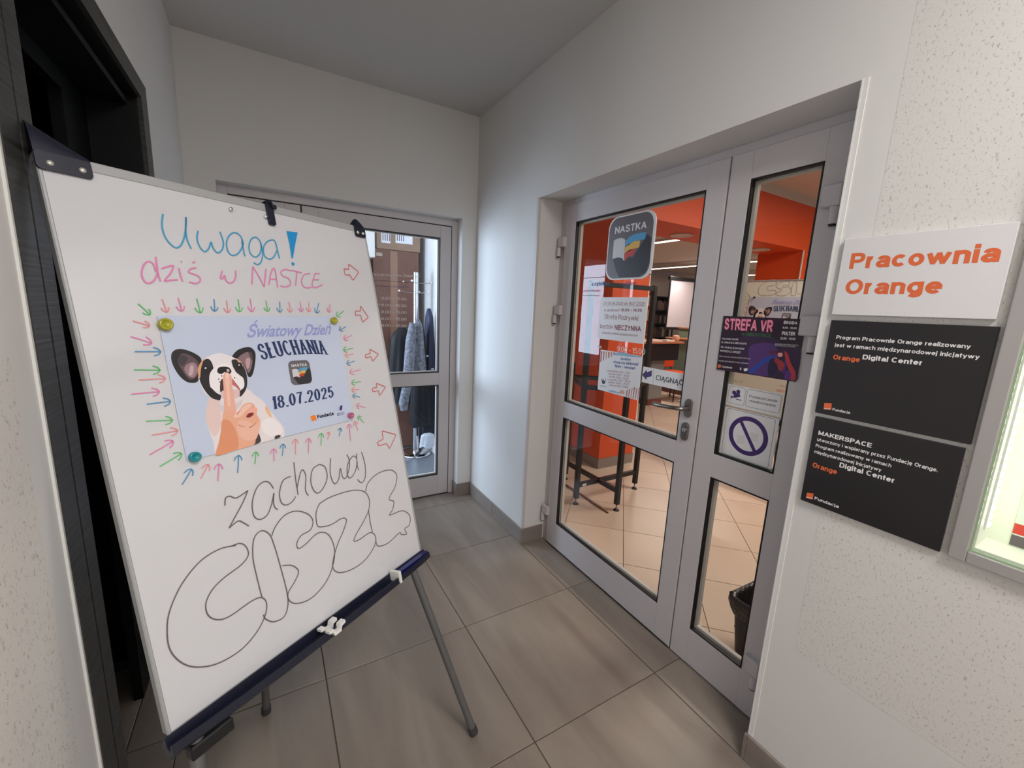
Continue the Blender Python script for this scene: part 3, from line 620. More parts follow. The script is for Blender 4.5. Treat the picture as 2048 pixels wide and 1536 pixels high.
# legs
legm = M('grey_leg_paint', (116, 117, 118), .35, .5)
Bi = BD.mat().inverted()
def loc(p): return Bi @ V(p)
ft = V((-.783, .961, 0)); fl_ = loc(ft)
def leg(name, a, b, r=.0125):
    m = MB().tube([a, b], r, legm, 16); o = part(m, name)
    d = (V(b)-V(a)).normalized(); part(MB().tube([V(b)-d*.025, V(b)], r+.003, M('rubber_foot', (60, 60, 62), .7), 16), 'rubber_foot', par=o)
leg('leg', (.655, -.02, -.012), tuple(loc(V((-.783, .961, .010)))))
lf = V((-.783, .961, .010))-e1*.82
leg('leg', (.046, -.02, -.012), tuple(loc(lf)))
leg('leg', (.35, .95, -.045), tuple(loc(V((-1.41, 1.38, .010)))))
part(MB().box((.3, .9, -.06), (.4, 1.0, -BT), blackf, ch=.003), 'leg_hinge', 'black hinge block behind the board')
# ---- handwriting
ink = {c: M('marker_'+c, col, .5) for c, col in dict(blue=(62, 158, 198), pink=(226, 134, 182), black=(104, 98, 98), red=(214, 96, 96), green=(104, 192, 116), dblue=(82, 146, 190), salmon=(232, 152, 156), cyan=(20, 146, 210)).items()}
W0 = .0002
z3 = Z(BD, 300, 380, 560/2048); z4 = Z(BD, 300, 880, .40375); z2 = Z(BD, 250, 550, .26042); z5 = Z(BD, 680, 420, .390625)
def strokes(zz, L, wd, mt, mb):
    for s in L:
        s = list(s); cl = s[0] == s[-2] and s[1] == s[-1] and len(s) > 6
        P_ = zz.L(s); mb.ribbon(crom(P_, 6), wd, W0, mt)
m = MB()
strokes(z3, [(95,175,88,260,110,340,150,395,190,422,225,405,250,350,262,270,264,198), (264,198,262,300,275,370,302,430),
 (352,298,345,360,368,420,400,450,428,430,447,382,460,420,492,458,525,440,538,390,525,340,512,305),
 (683,400,668,345,628,312,588,325,562,372,565,430,585,468,615,478,650,458,675,415,680,380), (672,370,682,425,690,468,698,485),
 (805,372,778,346,742,358,725,405,733,460,768,490,802,468,815,415,805,372), (808,385,824,460,815,520,790,545,758,530),
 (925,400,905,366,862,375,832,415,836,475,868,504,905,490,930,440), (922,395,935,450,948,502)], .0030, ink['blue'], m)
part(m, 'handwriting', 'blue marker greeting word on the board')
m = MB(); m.poly(z3.L((998,300,1020,303,1080,310,1062,400,1045,500,1036,500,1022,400)), W0, ink['cyan'])
m.poly([(z3(1046, 540)[0]+.0042*cos(t*PI/8), z3(1046, 540)[1]+.0042*sin(t*PI/8)) for t in range(16)], W0, ink['cyan'])
part(m, 'exclamation_mark', 'solid blue exclamation mark')
_pk = [(45,600,20,535,-20,525,-50,560,-60,620,-35,672,0,680,35,655,55,610), (42,488,52,560,62,620,78,668),
 (85,575,130,560,172,555,150,610,108,664,150,660,205,655), (212,570,222,620,240,670), (226,524,236,526), (340,570,300,575,283,600,320,615,360,635,367,665,335,683,285,672), (310,532,332,526),
 (530,590,517,640,530,648,547,625,556,660,582,680,612,668,628,630,625,588),
 (746,690,752,560), (752,560,790,620,835,708), (835,708,850,575), (870,692,885,610,907,572,922,620,934,714), (880,652,926,652),
 (1032,592,990,580,958,602,975,630,1015,648,1028,690,990,708,953,700), (1035,586,1075,596,1112,605), (1076,598,1066,700),
 (1172,612,1130,618,1110,660,1120,702,1150,716,1180,710), (1243,612,1207,610), (1207,610,1195,650,1187,702,1218,712,1262,690), (1195,655,1236,655)]
for a, b in ((0, 7), (7, 8), (8, len(_pk))):
    m = MB(); strokes(z3, _pk[a:b], .0030, ink['pink'], m); part(m, 'handwriting', 'pink marker word below the blue word')
m = MB()
strokes(z4, [(372,325,374,290,395,278,430,286,485,250), (485,250,460,310,425,375,392,436), (392,436,435,402,460,408,490,426),
 (612,240,590,210,560,208,528,240,507,310,515,375,545,393,580,372,602,320,614,262), (614,262,612,310,622,338,635,343),
 (697,180,660,200,642,260,650,308,675,322,705,305,722,280), (713,110,722,195,734,272), (728,240,745,165,758,148,772,180,770,245,785,275),
 (840,120,806,145,797,205,812,250,835,262,862,232,878,185,868,135,840,120), (895,90,893,160,905,205,920,216,936,190,943,140,955,185,972,185,988,135,986,95,975,72),
 (1026,90,1005,80,980,120,978,170,992,188,1015,160,1028,110), (1024,66,1026,120,1035,150), (1048,60,1065,120,1066,185,1048,211,1028,195)], .0024, ink['black'], m)
part(m, 'handwriting', 'black marker word below the poster')
_bk = [(425,522,345,540,250,600,160,710,100,840,85,940,100,1040,160,1105,240,1125,340,1105,450,1040,530,950,572,865,577,805,550,780,500,800,400,870,340,890,290,870,277,810,310,740,370,680,450,620,487,570,475,527,445,512,405,525),
 (555,780,530,680,510,580,515,490,550,450,590,465,615,520,650,640,680,760,682,830,660,880,610,900,572,885,562,865),
 (603,475,622,428,665,375,720,352,780,365,807,400,795,445,750,472,728,510,736,537,772,515,830,462,880,465,910,520,913,590,880,690,810,775,740,808,695,800,684,760,718,700,736,650,705,622,655,622),
 (840,315,823,360,828,420,850,430,900,418,950,388,973,395,962,440,925,530,905,620,930,655,990,645,1060,600,1110,530,1118,480,1092,458,1045,488,1012,502,1020,470,1060,400,1085,340,1085,290,1060,255,1000,250,900,280,840,315),
 (1068,255,1082,210,1130,165,1190,148,1222,172,1215,230,1185,290,1208,305,1202,345,1188,372,1250,350,1287,375,1285,420,1262,440,1272,465,1245,468,1235,460,1180,510,1130,525,1118,492), (1082,345,1092,410,1102,455)]
for a, b in ((0, 1), (1, 2), (2, 3), (3, 4), (4, 6)):
    m = MB(); strokes(z4, _bk[a:b], .0023, ink['black'], m); part(m, 'handwriting', 'large black bubble letter')
m = MB(); C_ = dict(g='green', s='salmon', p='pink', b='dblue')
arrows = '''g100,220,192,305 s285,185,320,285 p408,175,435,278 g550,180,578,290 b683,185,688,278 s780,195,790,288 g868,185,880,282 p960,180,975,280 g1082,195,1095,280 b1188,205,1188,285 s1260,205,1270,285 p1345,205,1355,282 s1412,205,1412,282 b1487,215,1470,290 p1575,220,1565,285
g1680,275,1625,315 b1700,395,1648,422 p1742,462,1682,492 g1752,562,1680,575 s1755,605,1690,615 b1765,660,1705,680 p1812,725,1728,748 g1812,818,1742,828 s1800,878,1742,882 b1805,938,1750,925 p1850,1018,1778,1000 g1835,1135,1790,1085
p1733,1275,1720,1145 s1790,1195,1765,1125 b1645,1240,1655,1175 s1558,1262,1565,1205 g1505,1310,1508,1215 p1408,1370,1410,1255 s1310,1378,1308,1260 b1208,1388,1215,1298 p1145,1430,1140,1335 g998,1452,1005,1358 b865,1520,872,1385 p712,1585,722,1450 s580,1565,640,1455 b438,1610,512,1490
s60,352,190,390 p42,472,205,522 b75,588,275,588 g70,728,270,730 s105,805,312,795 p48,915,265,895 b168,992,350,970 g162,1122,365,1115 s205,1230,405,1195 p188,1382,370,1275 g268,1470,435,1370'''
for a in arrows.split():
    x0, y0, x1, y1 = map(float, a[1:].split(',')); mt = ink[C_[a[0]]]; A, B = z2(x0, y0), z2(x1, y1)
    L_ = math.hypot(B[0]-A[0], B[1]-A[1]); t = math.atan2(B[1]-A[1], B[0]-A[0]); q = min(.45*L_, .014)
    m = MB(); m.ribbon(crom([A, ((A[0]+B[0])/2+.0006, (A[1]+B[1])/2), B]), .0023, W0, mt)
    for sg in (-1, 1):
        c = t+PI+sg*.62; E_ = (B[0]+q*cos(c), B[1]+q*sin(c)); c2 = t+PI+sg*.95; K = (B[0]+.45*q*cos(c2), B[1]+.45*q*sin(c2))
        m.ribbon(crom([B, K, E_], 4), .0023, W0, mt)
    part(m, 'drawn_arrow', 'small %s drawn arrow' % {'g': 'green', 's': 'salmon', 'p': 'pink', 'b': 'blue'}[a[0]])
m = MB()
for zz, L_ in ((z3, (1418,575,1455,580,1452,540,1528,600,1485,662,1462,620,1428,622)), (z3, (1503,885,1540,885,1540,848,1598,930,1555,968,1540,915,1503,915)),
        (z5, (130,740,155,735,152,712,198,738,168,775,160,750,132,758)), (z5, (166,912,190,908,186,886,234,906,204,950,196,924,168,930)), (z5, (190,1190,222,1172,215,1130,288,1150,255,1222,238,1195,200,1208))):
    P_ = zz.L(L_); q = []
    for i in range(len(P_)):
        a, b = P_[i], P_[(i+1) % len(P_)]; q += [(a[0]+(b[0]-a[0])*t, a[1]+(b[1]-a[1])*t) for t in (0.06, .35, .65, .94)]
    m = MB(); m.ribbon(q, .0024, W0, ink['red'], closed=True); part(m, 'drawn_arrow', 'red outlined drawn arrow')
# ================================================================== printed pictures
inkm = lambda n, c: M('print_'+n, c, .45)
def logo(mb, O_, ex, ey, w, shade=True):
    """square badge, unit coordinates; O_ lower left, ex and ey its sides"""
    f = lambda x, y: (O_[0]+x*ex[0]+y*ey[0], O_[1]+x*ex[1]+y*ey[1])
    R_ = rrect(0, 0, 1, 1, .2, 6)
    mb.poly([f(*p) for p in R_], w, inkm('badge_grey', (104, 100, 106)))
    w += .0002
    mb.poly([f(*p) for p in [(.13,.35),(.33,.35),(.62,.33),(.78,.52),(.9,.66),(.985,.58),(.99,.2),(.93,.07),(.8,.012),(.34,.012),(.24,.14)]], w, inkm('badge_shadow', (42, 40, 46)))
    w += .0002
    mb.poly([f(*p) for p in crom([(.13,.64),(.22,.66),(.33,.66),(.41,.62)], 4)+[(.42,.28)]+crom([(.37,.33),(.26,.35),(.13,.33)], 4)], w, inkm('badge_page', (208, 206, 212)))
    for c, P_ in (((82, 160, 206), [(.42,.60),(.5,.66),(.62,.69),(.86,.69),(.855,.585),(.62,.575),(.42,.50)]), ((224, 178, 78), [(.42,.50),(.5,.55),(.62,.575),(.75,.575),(.74,.47),(.6,.455),(.42,.40)]), ((198, 58, 48), [(.42,.40),(.52,.45),(.65,.465),(.65,.36),(.52,.34),(.42,.27)])):
        mb.poly([f(*p) for p in P_], w, inkm('flag%d' % c[0], c))
    text(mb, 'NASTKA', f(.14, .745), f(.86, .745), f(.14, .86), w, inkm('badge_white', (232, 230, 232)), bold=.012)
def sheet(name, pl, corners, thick, mat, label, cat, group=None, r=0, back=None, w=0.0):
    """flat sheet standing on plane pl: corners are plane coordinates BL, BR, TR, TL or two corners"""
    if len(corners) == 2:
        (a, b), (c, d) = corners; pts = rrect(a, b, c, d, r) if r else [(a, b), (c, b), (c, d), (a, d)]
    else: pts = corners
    u0, v0 = pts[0] if not r else (corners[0] if len(corners) == 2 else pts[0])
    sp = pl.sub(u0, v0, w); o = MB().prism([(x-u0, y-v0) for x, y in pts], 0, thick, mat).build(name, matrix=sp.mat())
    tag(o, label, cat, group); return o, sp
def onto(o, mb, name, label=None, w=0):
    c = mb.build(name); c.parent = o; c.location = (0, 0, w); return tag(c, label) if label else c
# ---- dog poster
PP = [z2(475, 1430), z2(1755, 1110), z2(1625, 318), z2(245, 315)]
po, sp = sheet('poster', BD, PP, .0005, paper, 'pale blue dog poster pinned to the flipchart with round magnets', 'poster', w=.0004)
zp = Z(sp, 250, 550, .26042)
pic = MB(); lay = [.0]
def pp(L_, c, smooth=True, dz=.00012):
    lay[0] += dz; P_ = zp.L(L_); pic.poly(crom(P_, 4, True) if smooth else P_, lay[0], inkm('c%d_%d_%d' % c, c))
pp((700,880,650,940,620,1080,645,1190,680,1290,702,1385,850,1345,985,1304,1100,1275,1160,1255,1222,1238,1215,1170,1165,1105,1110,1040,1060,970,1000,925,930,870,800,840), (234, 224, 226))
pp((655,930,618,1080,645,1180,690,1240,735,1150,730,1000,710,950), (232, 204, 200)); pp((1085,1005,1115,1050,1125,1095,1095,1070,1075,1030), (240, 190, 150))
pp((700,960,740,1000,800,1010,860,980,900,960,880,1010,800,1060,730,1040), (222, 208, 212))
pp((1020,1205,1042,1262,1035,1285,990,1303,985,1270,1000,1220), (72, 58, 60)); pp((1160,1225,1195,1235,1180,1252,1148,1258), (66, 54, 58))
pp((1050,1130,1120,1100,1190,1150,1205,1210,1120,1240,1060,1200), (242, 234, 236))
pp((585,645,530,600,445,570,385,575,354,612,362,680,405,760,455,810,500,828,560,815,575,720), (34, 28, 32))
pp((432,605,500,618,560,668,572,735,535,792,490,800,440,735,405,660), (96, 76, 82)); pp((470,690,530,672,560,725,530,785,490,778,455,730), (158, 126, 134)); pp((425,615,480,640,440,700,408,660), (62, 54, 60)); pp((500,700,525,700,520,760,490,770), (200, 168, 176))
pp((820,650,850,588,905,560,962,556,1000,600,996,690,976,770,945,780,915,710), (36, 30, 34))
pp((870,632,935,592,978,612,972,700,948,752,922,705,890,662), (140, 112, 118)); pp((925,650,958,640,955,700,935,720), (194, 160, 164)); pp((945,590,978,612,975,660,955,620), (80, 66, 72))
pp((632,628,600,655,578,720,562,790,585,850,620,915,690,950,760,960,860,955,905,905,932,850,935,770,915,705,870,655,800,620,720,600), (238, 232, 236))
pp((600,660,640,645,672,690,684,790,650,860,660,905,725,940,722,960,665,945,610,885,570,800,575,720), (36, 30, 34))
pp((622,628,598,665,582,720,575,790,562,770,560,720,580,672), (228, 168, 116)); pp((820,652,880,660,925,735,938,820,925,885,885,935,872,905,905,860,900,800,880,770,850,745,826,700), (44, 36, 40)); pp((855,640,890,665,905,700,880,690), (214, 170, 140))
pp((700,700,650,760,652,850,690,890,740,880,762,800,800,790,850,850,890,880,915,850,905,790,860,760,820,700,760,680), (246, 240, 242))
pp((640,850,700,905,735,925,728,962,700,955,650,915), (30, 25, 28))
pp((600,705,645,700,660,735,625,765,596,745), (22, 18, 22)); pp((852,680,890,675,902,715,880,735,858,715), (24, 20, 24)); pp((610,712,622,708,624,720,612,722), (200, 205, 215), dz=.0002); pp((868,688,878,684,880,694,870,698), (200, 205, 215), dz=.0002)
pp((706,738,718,712,752,704,795,710,816,738,800,762,775,750,760,748,742,760,718,756), (30, 24, 28))
for cx_, cy_ in ((718, 800), (742, 775), (728, 822), (840, 790)): pp((cx_-5, cy_, cx_, cy_-6, cx_+5, cy_, cx_, cy_+6), (60, 46, 50)); pp((780,722,800,728,796,746,782,742), (214, 180, 190))
pp((740,800,728,850,732,900,760,880,768,820), (70, 40, 46)); pp((815,790,850,830,880,870,880,890,850,860,822,840), (196, 110, 110)); pp((745,890,860,880,880,920,850,950,750,950), (226, 196, 196))
pp((766,752,750,785,756,880,758,960,765,1050,835,1110,852,1050,840,960,826,880,820,800,808,765,785,750), (238, 178, 158))
pp((776,758,768,800,778,900,788,1000,808,1000,800,890,800,790), (246, 198, 180)); pp((772,756,790,752,800,775,786,790,770,782), (250, 212, 200))
pp((765,1040,850,1062,900,1002,945,980,985,990,1000,1018,1016,1032,1010,1070,1034,1112,1036,1160,1022,1220,1002,1262,985,1304,850,1345,700,1386,718,1290,735,1200,745,1110), (236, 174, 146))
pp((745,1120,735,1200,718,1290,702,1384,800,1358,870,1320,850,1200,800,1120), (226, 150, 112)); pp((860,1130,930,1120,1000,1150,1030,1120,1036,1160,1020,1220,1000,1262,930,1270,870,1220), (240, 188, 166)); pp((830,1090,880,1030,940,990,975,1000,930,1040,880,1090), (246, 200, 184)); pp((950,1030,1000,1020,1016,1034,1000,1060,960,1062), (244, 176, 160))
pp((928,1088,950,1062,985,1058,980,1078,950,1096), (128, 40, 40)); 
pp((950,1170,985,1150,1012,1130,990,1152,962,1172), (176, 108, 92)); pp((856,1064,880,1040,905,1010,880,1048,862,1072), (214, 140, 118)); pp((842,1130,870,1150,930,1165,880,1162), (214, 142, 116))
pic_o = onto(po, pic, 'picture', 'printed black and white puppy with finger on its lips', .0006)
lt = MB(); wl = .0022-.0006
lav, navy = inkm('lavender', (152, 160, 214)), inkm('navy', (28, 50, 96))
zp.T(lt, 'Światowy Dzień', (935, 478), (1580, 455), (945, 385), 0, lav, bold=.018, shear=.25)
zp.T(lt, 'SŁUCHANIA', (1050, 655), (1560, 612), (1005, 535), 0, navy, wt=2.7, contrast=.62, serif=.72, arch=.007)
zp.T(lt, '18.07.2025', (1140, 1032), (1604, 938), (1126, 935), 0, navy, wt=2.5, contrast=.6, serif=.7)
zp.T(lt, 'Fundacja', (1478, 1103), (1602, 1074), (1472, 1076), 0, inkm('dark', (40, 36, 44)), bold=.03)
lt.poly(zp.L((1422,1084,1460,1075,1470,1114,1432,1124)), 0, inkm('orange', (240, 130, 40)))
lt.poly(zp.L((1650,1005,1668,1000,1664,1035,1650,1042,1645,1030)), 0, inkm('indigo', (50, 50, 130))); lt.poly(zp.L((1630,1015,1640,1012,1645,1045,1634,1040)), 0, inkm('pale_blue', (190, 198, 226)))
for a in (1062, 1074): zp.T(lt, 'BIBLIOTEKA', (1628, a+8), (1684, a-4), (1627, a), 0, inkm('indigo', (50, 50, 130)))
A, B, D_ = zp(1278, 850), zp(1440, 830), zp(1246, 662)
logo(lt, A, (B[0]-A[0], B[1]-A[1]), (D_[0]-A[0], D_[1]-A[1]), 0)
lt_o = onto(po, lt, 'lettering', 'printed event title, date and square badge', .0062)
# keep the print layers within one millimetre
pic_o.scale = (1, 1, .06/ .9); lt_o.location.z = .0011; lt_o.scale = (1, 1, .3)
# ---- magnets
def magnet(px, r, h, mat, label, group=None, pl=BD, w=.0012):
    u, v = pl.uv(px); o = MB().lathe([(r*.96, 0), (r, h*.15), (r*.8, h*.45), (r*.78, h*.7), (r*.97, h*.85), (r*.93, h), (r*.62, h*.97), (r*.55, h*.78), (.0001, h*.75)], mat, seg=24).build('magnet', matrix=pl.sub(u, v, w).mat())
    return tag(o, label, 'magnet', group)
def clearm(n, c):
    m = M(n, c, .12, coat=.5); m.node_tree.nodes['Principled BSDF'].inputs['Transmission Weight'].default_value = .45; return m
magnet((328, 650), .0122, .011, clearm('yellow_clear', (206, 204, 50)), 'yellow round magnet at the upper left corner of the dog poster')
magnet((665, 642), .0095, .010, clearm('yellow_clear', (206, 204, 50)), 'small yellow magnet at the upper right corner of the dog poster')
magnet((387, 914), .0105, .010, clearm('teal_clear', (20, 170, 180)), 'teal round magnet at the lower left corner of the dog poster')
magnet((699, 831), .0085, .009, clearm('pink_clear', (226, 120, 160)), 'pink round magnet at the lower right corner of the dog poster')
for p, lb_ in (((460, 419), 'small silver magnet on the board above the blue word, farther from the black hook'), ((530, 434), 'small silver magnet on the board right beside the black centre hook')):
    u, v = BD.uv(p); tag(MB().lathe([(.004, 0), (.004, .006), (.0032, .007), (0.0001, .007)], chrome, seg=20).build('magnet', matrix=BD.sub(u, v, 0).mat()), lb_, 'magnet')
# ================================================================== wall signs
WS = RX(-.012)
white_s = M('white_sign_board', (224, 222, 222), .4); black_s = M('black_sign_board', (32, 29, 32), .38); sor = inkm('sign_orange', (226, 108, 62)); swh = inkm('sign_white', (236, 233, 232))
def wsign(name, y0, y1, z0, z1, mat, label):
    pl = RX(-.002); o, s_ = sheet(name, pl, ((-y0, z0), (-y1, z1)), .010, mat, label, 'sign'); bev(o, .0008, 1); return o, s_
so, s_ = wsign('sign', .4292, .1308, 1.4984, 1.6935, white_s, 'white wall sign with two large orange words, topmost of the three')
zs = Z(s_.sub(0, 0, .010), 1580, 420, .28641); m = MB()
zs.T(m, 'Pracownia', (412, 412), (1458, 365), (430, 303), 0, sor, level=True, bold=.022)
zs.T(m, 'Orange', (380, 588), (1056, 580), (405, 484), 0, sor, level=True, bold=.022)
onto(so, m, 'lettering', 'large orange lettering', .0103)
so, s_ = wsign('sign', .4273, .1225, 1.2266, 1.4837, black_s, 'black wall sign with small white text, middle of the three')
zs = Z(s_.sub(0, 0, .010), 1580, 420, .28641); m = MB()
zs.T(m, 'Program Pracownie Orange realizowany', (322, 900), (1262, 962), (325, 874), 0, swh, level=True, bold=.015)
zs.T(m, 'jest w ramach międzynarodowej inicjatywy', (312, 954), (1325, 1030), (316, 928), 0, swh, level=True, bold=.015)
zs.T(m, 'Orange', (299, 1042), (487, 1055), (303, 1008), 0, sor, level=True, bold=.02)
zs.T(m, 'Digital Center', (505, 1042), (915, 1098), (508, 1008), 0, swh, level=True, bold=.02)
m.poly(zs.L((240,1347,292,1350,289,1396,235,1391)), 0, sor); m.poly(zs.L((240,1384,286,1388,286,1392,239,1388)), .0002, swh)
zs.T(m, 'Fundacja', (296, 1400), (418, 1424), (299, 1382), 0, swh, level=True, bold=.015)
onto(so, m, 'lettering', 'white and orange lettering with square logo', .0103)
so, s_ = wsign('sign', .4241, .1284, .9643, 1.2157, black_s, 'black wall sign with a capital letter heading, lowest of the three')
zs = Z(s_.sub(0, 0, .010), 1580, 820, .23435); m = MB()
zs.T(m, 'MAKERSPACE', (240, 210), (695, 318), (246, 174), 0, swh, level=True, bold=.02)
zs.T(m, 'utworzony i wspierany przez Fundację Orange.', (230, 262), (1262, 520), (234, 234), 0, swh, level=True, bold=.012)
zs.T(m, 'Program realizowany w ramach', (218, 314), (865, 480), (224, 288), 0, swh, level=True, bold=.012)
zs.T(m, 'międzynarodowej inicjatywy', (207, 366), (780, 515), (212, 338), 0, swh, level=True, bold=.012)
zs.T(m, 'Orange', (190, 486), (402, 530), (198, 444), 0, sor, level=True, bold=.02)
zs.T(m, 'Digital Center', (420, 486), (875, 670), (424, 444), 0, swh, level=True, bold=.02)
m.poly(zs.L((146,705,203,713,192,764,136,750)), 0, sor); m.poly(zs.L((142,740,196,752,194,757,140,745)), .0002, swh)
zs.T(m, 'Fundacja', (208, 762), (415, 835), (214, 738), 0, swh, level=True, bold=.015)
onto(so, m, 'lettering', 'white and orange lettering with square logo', .0103)
# ---- sticky signs on the double door
GS = RX(DX+.022); zg = Z(GS, 1080, 360, .29967)
def quad(zz, L_): return zz.L(L_)
# round cornered badge
A, B, C__, D_ = zg(445, 672), zg(752, 655), zg(778, 212), zg(468, 240)
u0 = (A[0]+D_[0])/2; u1 = (B[0]+C__[0])/2; v0 = (A[1]+B[1])/2; v1 = (C__[1]+D_[1])/2
so, s_ = sheet('sign', GS, ((u0, v0), (u1, v1)), .006, M('white_foam_board', (232, 231, 232), .45), 'grey rounded square badge sign with open book on the door glass', 'sign', r=.055)
m = MB(); logo(m, (.006, .007), (u1-u0-.018, 0), (0, v1-v0-.013), 0); onto(so, m, 'print', 'printed book badge', .0063)
ppr = M('office_paper', (236, 235, 238), .5); wine = inkm('wine', (140, 52, 56)); pu = inkm('purple', (70, 44, 110))
def gsheet(name, c4, label, cat, mat=ppr, t=.0006, zz=zg, pl=GS):
    P_ = [zz(*c) for c in c4]; u0 = (P_[0][0]+P_[3][0])/2; u1 = (P_[1][0]+P_[2][0])/2; v0 = (P_[0][1]+P_[1][1])/2; v1 = (P_[2][1]+P_[3][1])/2
    return sheet(name, pl, ((u0, v0), (u1, v1)), t, mat, label, cat, w=.0004)
so, s_ = gsheet('notice', ((390, 1062), (695, 1090), (718, 780), (400, 785)), 'white paper notice in a plastic sleeve below the badge sign', 'notice')
zz = Z(s_, 1080, 360, .29967); m = MB()
zz.T(m, 'Od 30.06.2025 do 18.07.2025', (422, 832), (700, 838), (424, 812), 0, wine); m.ribbon([zz(422, 837), zz(700, 843)], .0012, 0, wine)
zz.T(m, 'w godzinach', (428, 876), (535, 877), (429, 858), 0, wine); zz.T(m, '10.00 – 14.00', (542, 877), (680, 880), (543, 857), 0, wine, bold=.02)
zz.T(m, 'Strefa Rozrywki', (430, 926), (655, 940), (432, 894), 0, wine); zz.T(m, 'będzie', (402, 988), (487, 994), (404, 960), 0, wine); zz.T(m, 'NIECZYNNA', (497, 1000), (674, 1012), (499, 966), 0, wine, bold=.02)
zz.T(m, 'Przepraszamy za utrudnienia i zapraszamy do innych stref', (414, 1024), (652, 1046), (415, 1010), 0, wine)
onto(so, m, 'lettering', 'dark red printed text', .0008)
so, s_ = gsheet('notice', ((385, 1398), (655, 1470), (690, 1172), (405, 1135)), 'white opening hours sheet with coloured sun rays at two corners', 'notice')
zz = Z(s_, 1080, 360, .29967); m = MB(); blu = inkm('text_blue', (52, 92, 160))
for k, c in enumerate(((170, 60, 60), (190, 90, 80), (200, 160, 120), (176, 62, 66), (196, 100, 90), (210, 150, 150))):
    a = 408+k*16; m.poly(zz.L((a,1142+k*1.5,a+9,1143+k*1.5,a+9-(k-4)*-2,1215-k*9,a+2-(k-4)*-2,1213-k*9)), .0, inkm('ray%d' % k, c))
    a = 574+k*15; m.poly(zz.L((a+6+k,1402-6*k+(k > 3)*14,a+13+k,1400-6*k+(k > 3)*14,a+4,1452+k*3,a,1450+k*3)), .0, inkm('ray%d' % k, c))
m.poly(zz.L((490,1152,560,1150,640,1172,680,1173,680,1185,600,1180,540,1172,500,1170)), 0, inkm('sky', (150, 186, 214)))
m.poly(zz.L((450,1405,480,1402,510,1412,560,1425,520,1424,470,1414)), 0, inkm('sky', (150, 186, 214))); m.poly(crom(zz.L((530,1418,545,1400,562,1412,560,1428)), 4, True), .0001, inkm('peach', (226, 176, 150)))
zz.T(m, 'Godziny', (538, 1200), (606, 1207), (540, 1183), 0, blu, bold=.02); zz.T(m, 'otwarcia biblioteki', (490, 1222), (655, 1240), (492, 1204), 0, blu, bold=.02); zz.T(m, 'lipiec - sierpień', (500, 1248), (635, 1266), (502, 1230), 0, blu, bold=.02)
for k, t in enumerate(('poniedziałek: 8.00 - 15.00', 'wtorek: 8.00 - 15.00', 'środa: 8.00 - 15.00', 'czwartek: 8.00 - 15.00', 'piątek: 8.00 - 15.00', 'sobota: NIECZYNNE')):
    b = 6*(k % 3); zz.T(m, t, (450+b, 1278+k*19), (602-b, 1296+k*19), (451+b, 1265+k*19), 0, inkm('text_rose', (160, 100, 120)))
m.poly(crom(zz.L((412,1322,420,1340,424,1325,430,1345,438,1322,436,1352,424,1362,414,1350)), 3, True), 0, inkm('dark', (40, 36, 44))); zz.T(m, 'BIBLIOTEKA', (404, 1378), (444, 1384), (404, 1370), 0, inkm('dark', (40, 36, 44)))
onto(so, m, 'print', 'printed rays and text', .0008)
fr = inkm('label_line', (120, 118, 124)); lblm = M('label_vinyl', (236, 235, 236), .35)
so, s_ = gsheet('sticker', ((680, 1348), (945, 1408), (958, 1292), (690, 1245)), 'white pull sticker with purple arrow beside the door handle', 'sticker', lblm, .0008)
zz = Z(s_, 1080, 360, .29967); m = MB()
m.poly(zz.L((683,1300,712,1266,714,1284,748,1270,746,1310,712,1318,710,1336)), 0, pu); m.ribbon([zz(761, 1262), zz(754, 1366)], .0012, 0, fr)
zz.T(m, 'CIĄGNĄĆ', (773, 1334), (952, 1372), (776, 1300), 0, inkm('dark', (40, 36, 44)), bold=.008)
onto(so, m, 'print', 'arrow and lettering', .001)
# right leaf: purple poster, camera label, prohibition sign
LP = RX(DX-.0005); zv = Z(LP, 1400, 540, .15625)
so, s_ = gsheet('poster', ((208, 1270), (1218, 1428), (1376, 628), (318, 590)), 'dark purple poster with pink neon heading across the narrow door leaf', 'poster', M('dark_poster', (46, 26, 44), .35), .003, zv, LP)
zz = Z(s_.sub(0, 0, .003), 1400, 540, .15625); m = MB()
def q(L_, c, w, sm=True): P_ = zz.L(L_); m.poly(crom(P_, 4, True) if sm else P_, w, inkm('v%d_%d_%d' % c, c))
q((520,870,700,800,900,850,1000,900,1150,1000,1290,1000,1260,1300,1210,1420,900,1365,560,1312,500,1150), (54, 32, 66), .0001); q((640,980,800,930,960,960,1000,1100,980,1300,900,1360,640,1320,620,1150), (86, 52, 116), .0002)
q((620,1312,640,1270,760,1180,850,1110,960,1100,985,1120,900,1160,800,1220,720,1290,680,1325), (46, 70, 160), .0003); q((900,1150,960,1130,1000,1180,990,1280,940,1350,880,1350,870,1250), (40, 28, 64), .0004)
q((980,1060,1010,1030,1080,1030,1110,1070,1070,1110,1010,1110), (70, 30, 60), .0004); q((975,1120,1000,1140,1060,1170,1090,1230,1060,1290,1010,1280,985,1200,950,1170), (170, 54, 62), .0005)
q((1000,1065,1045,1060,1060,1090,1030,1115,1000,1100), (255, 170, 150), .0006); q((1085,1040,1130,1080,1150,1150,1190,1240,1220,1300,1222,1400,1160,1405,1170,1330,1130,1260,1100,1170), (196, 62, 66), .0006); q((880,1050,940,1035,990,1040,960,1065,900,1068), (110, 24, 60), .0005)
q((1100,1290,1170,1310,1160,1400,1080,1390), (96, 50, 130), .0005); q((1085,1150,1110,1200,1090,1300,1060,1330,1050,1300,1080,1240), (84, 50, 130), .0007)
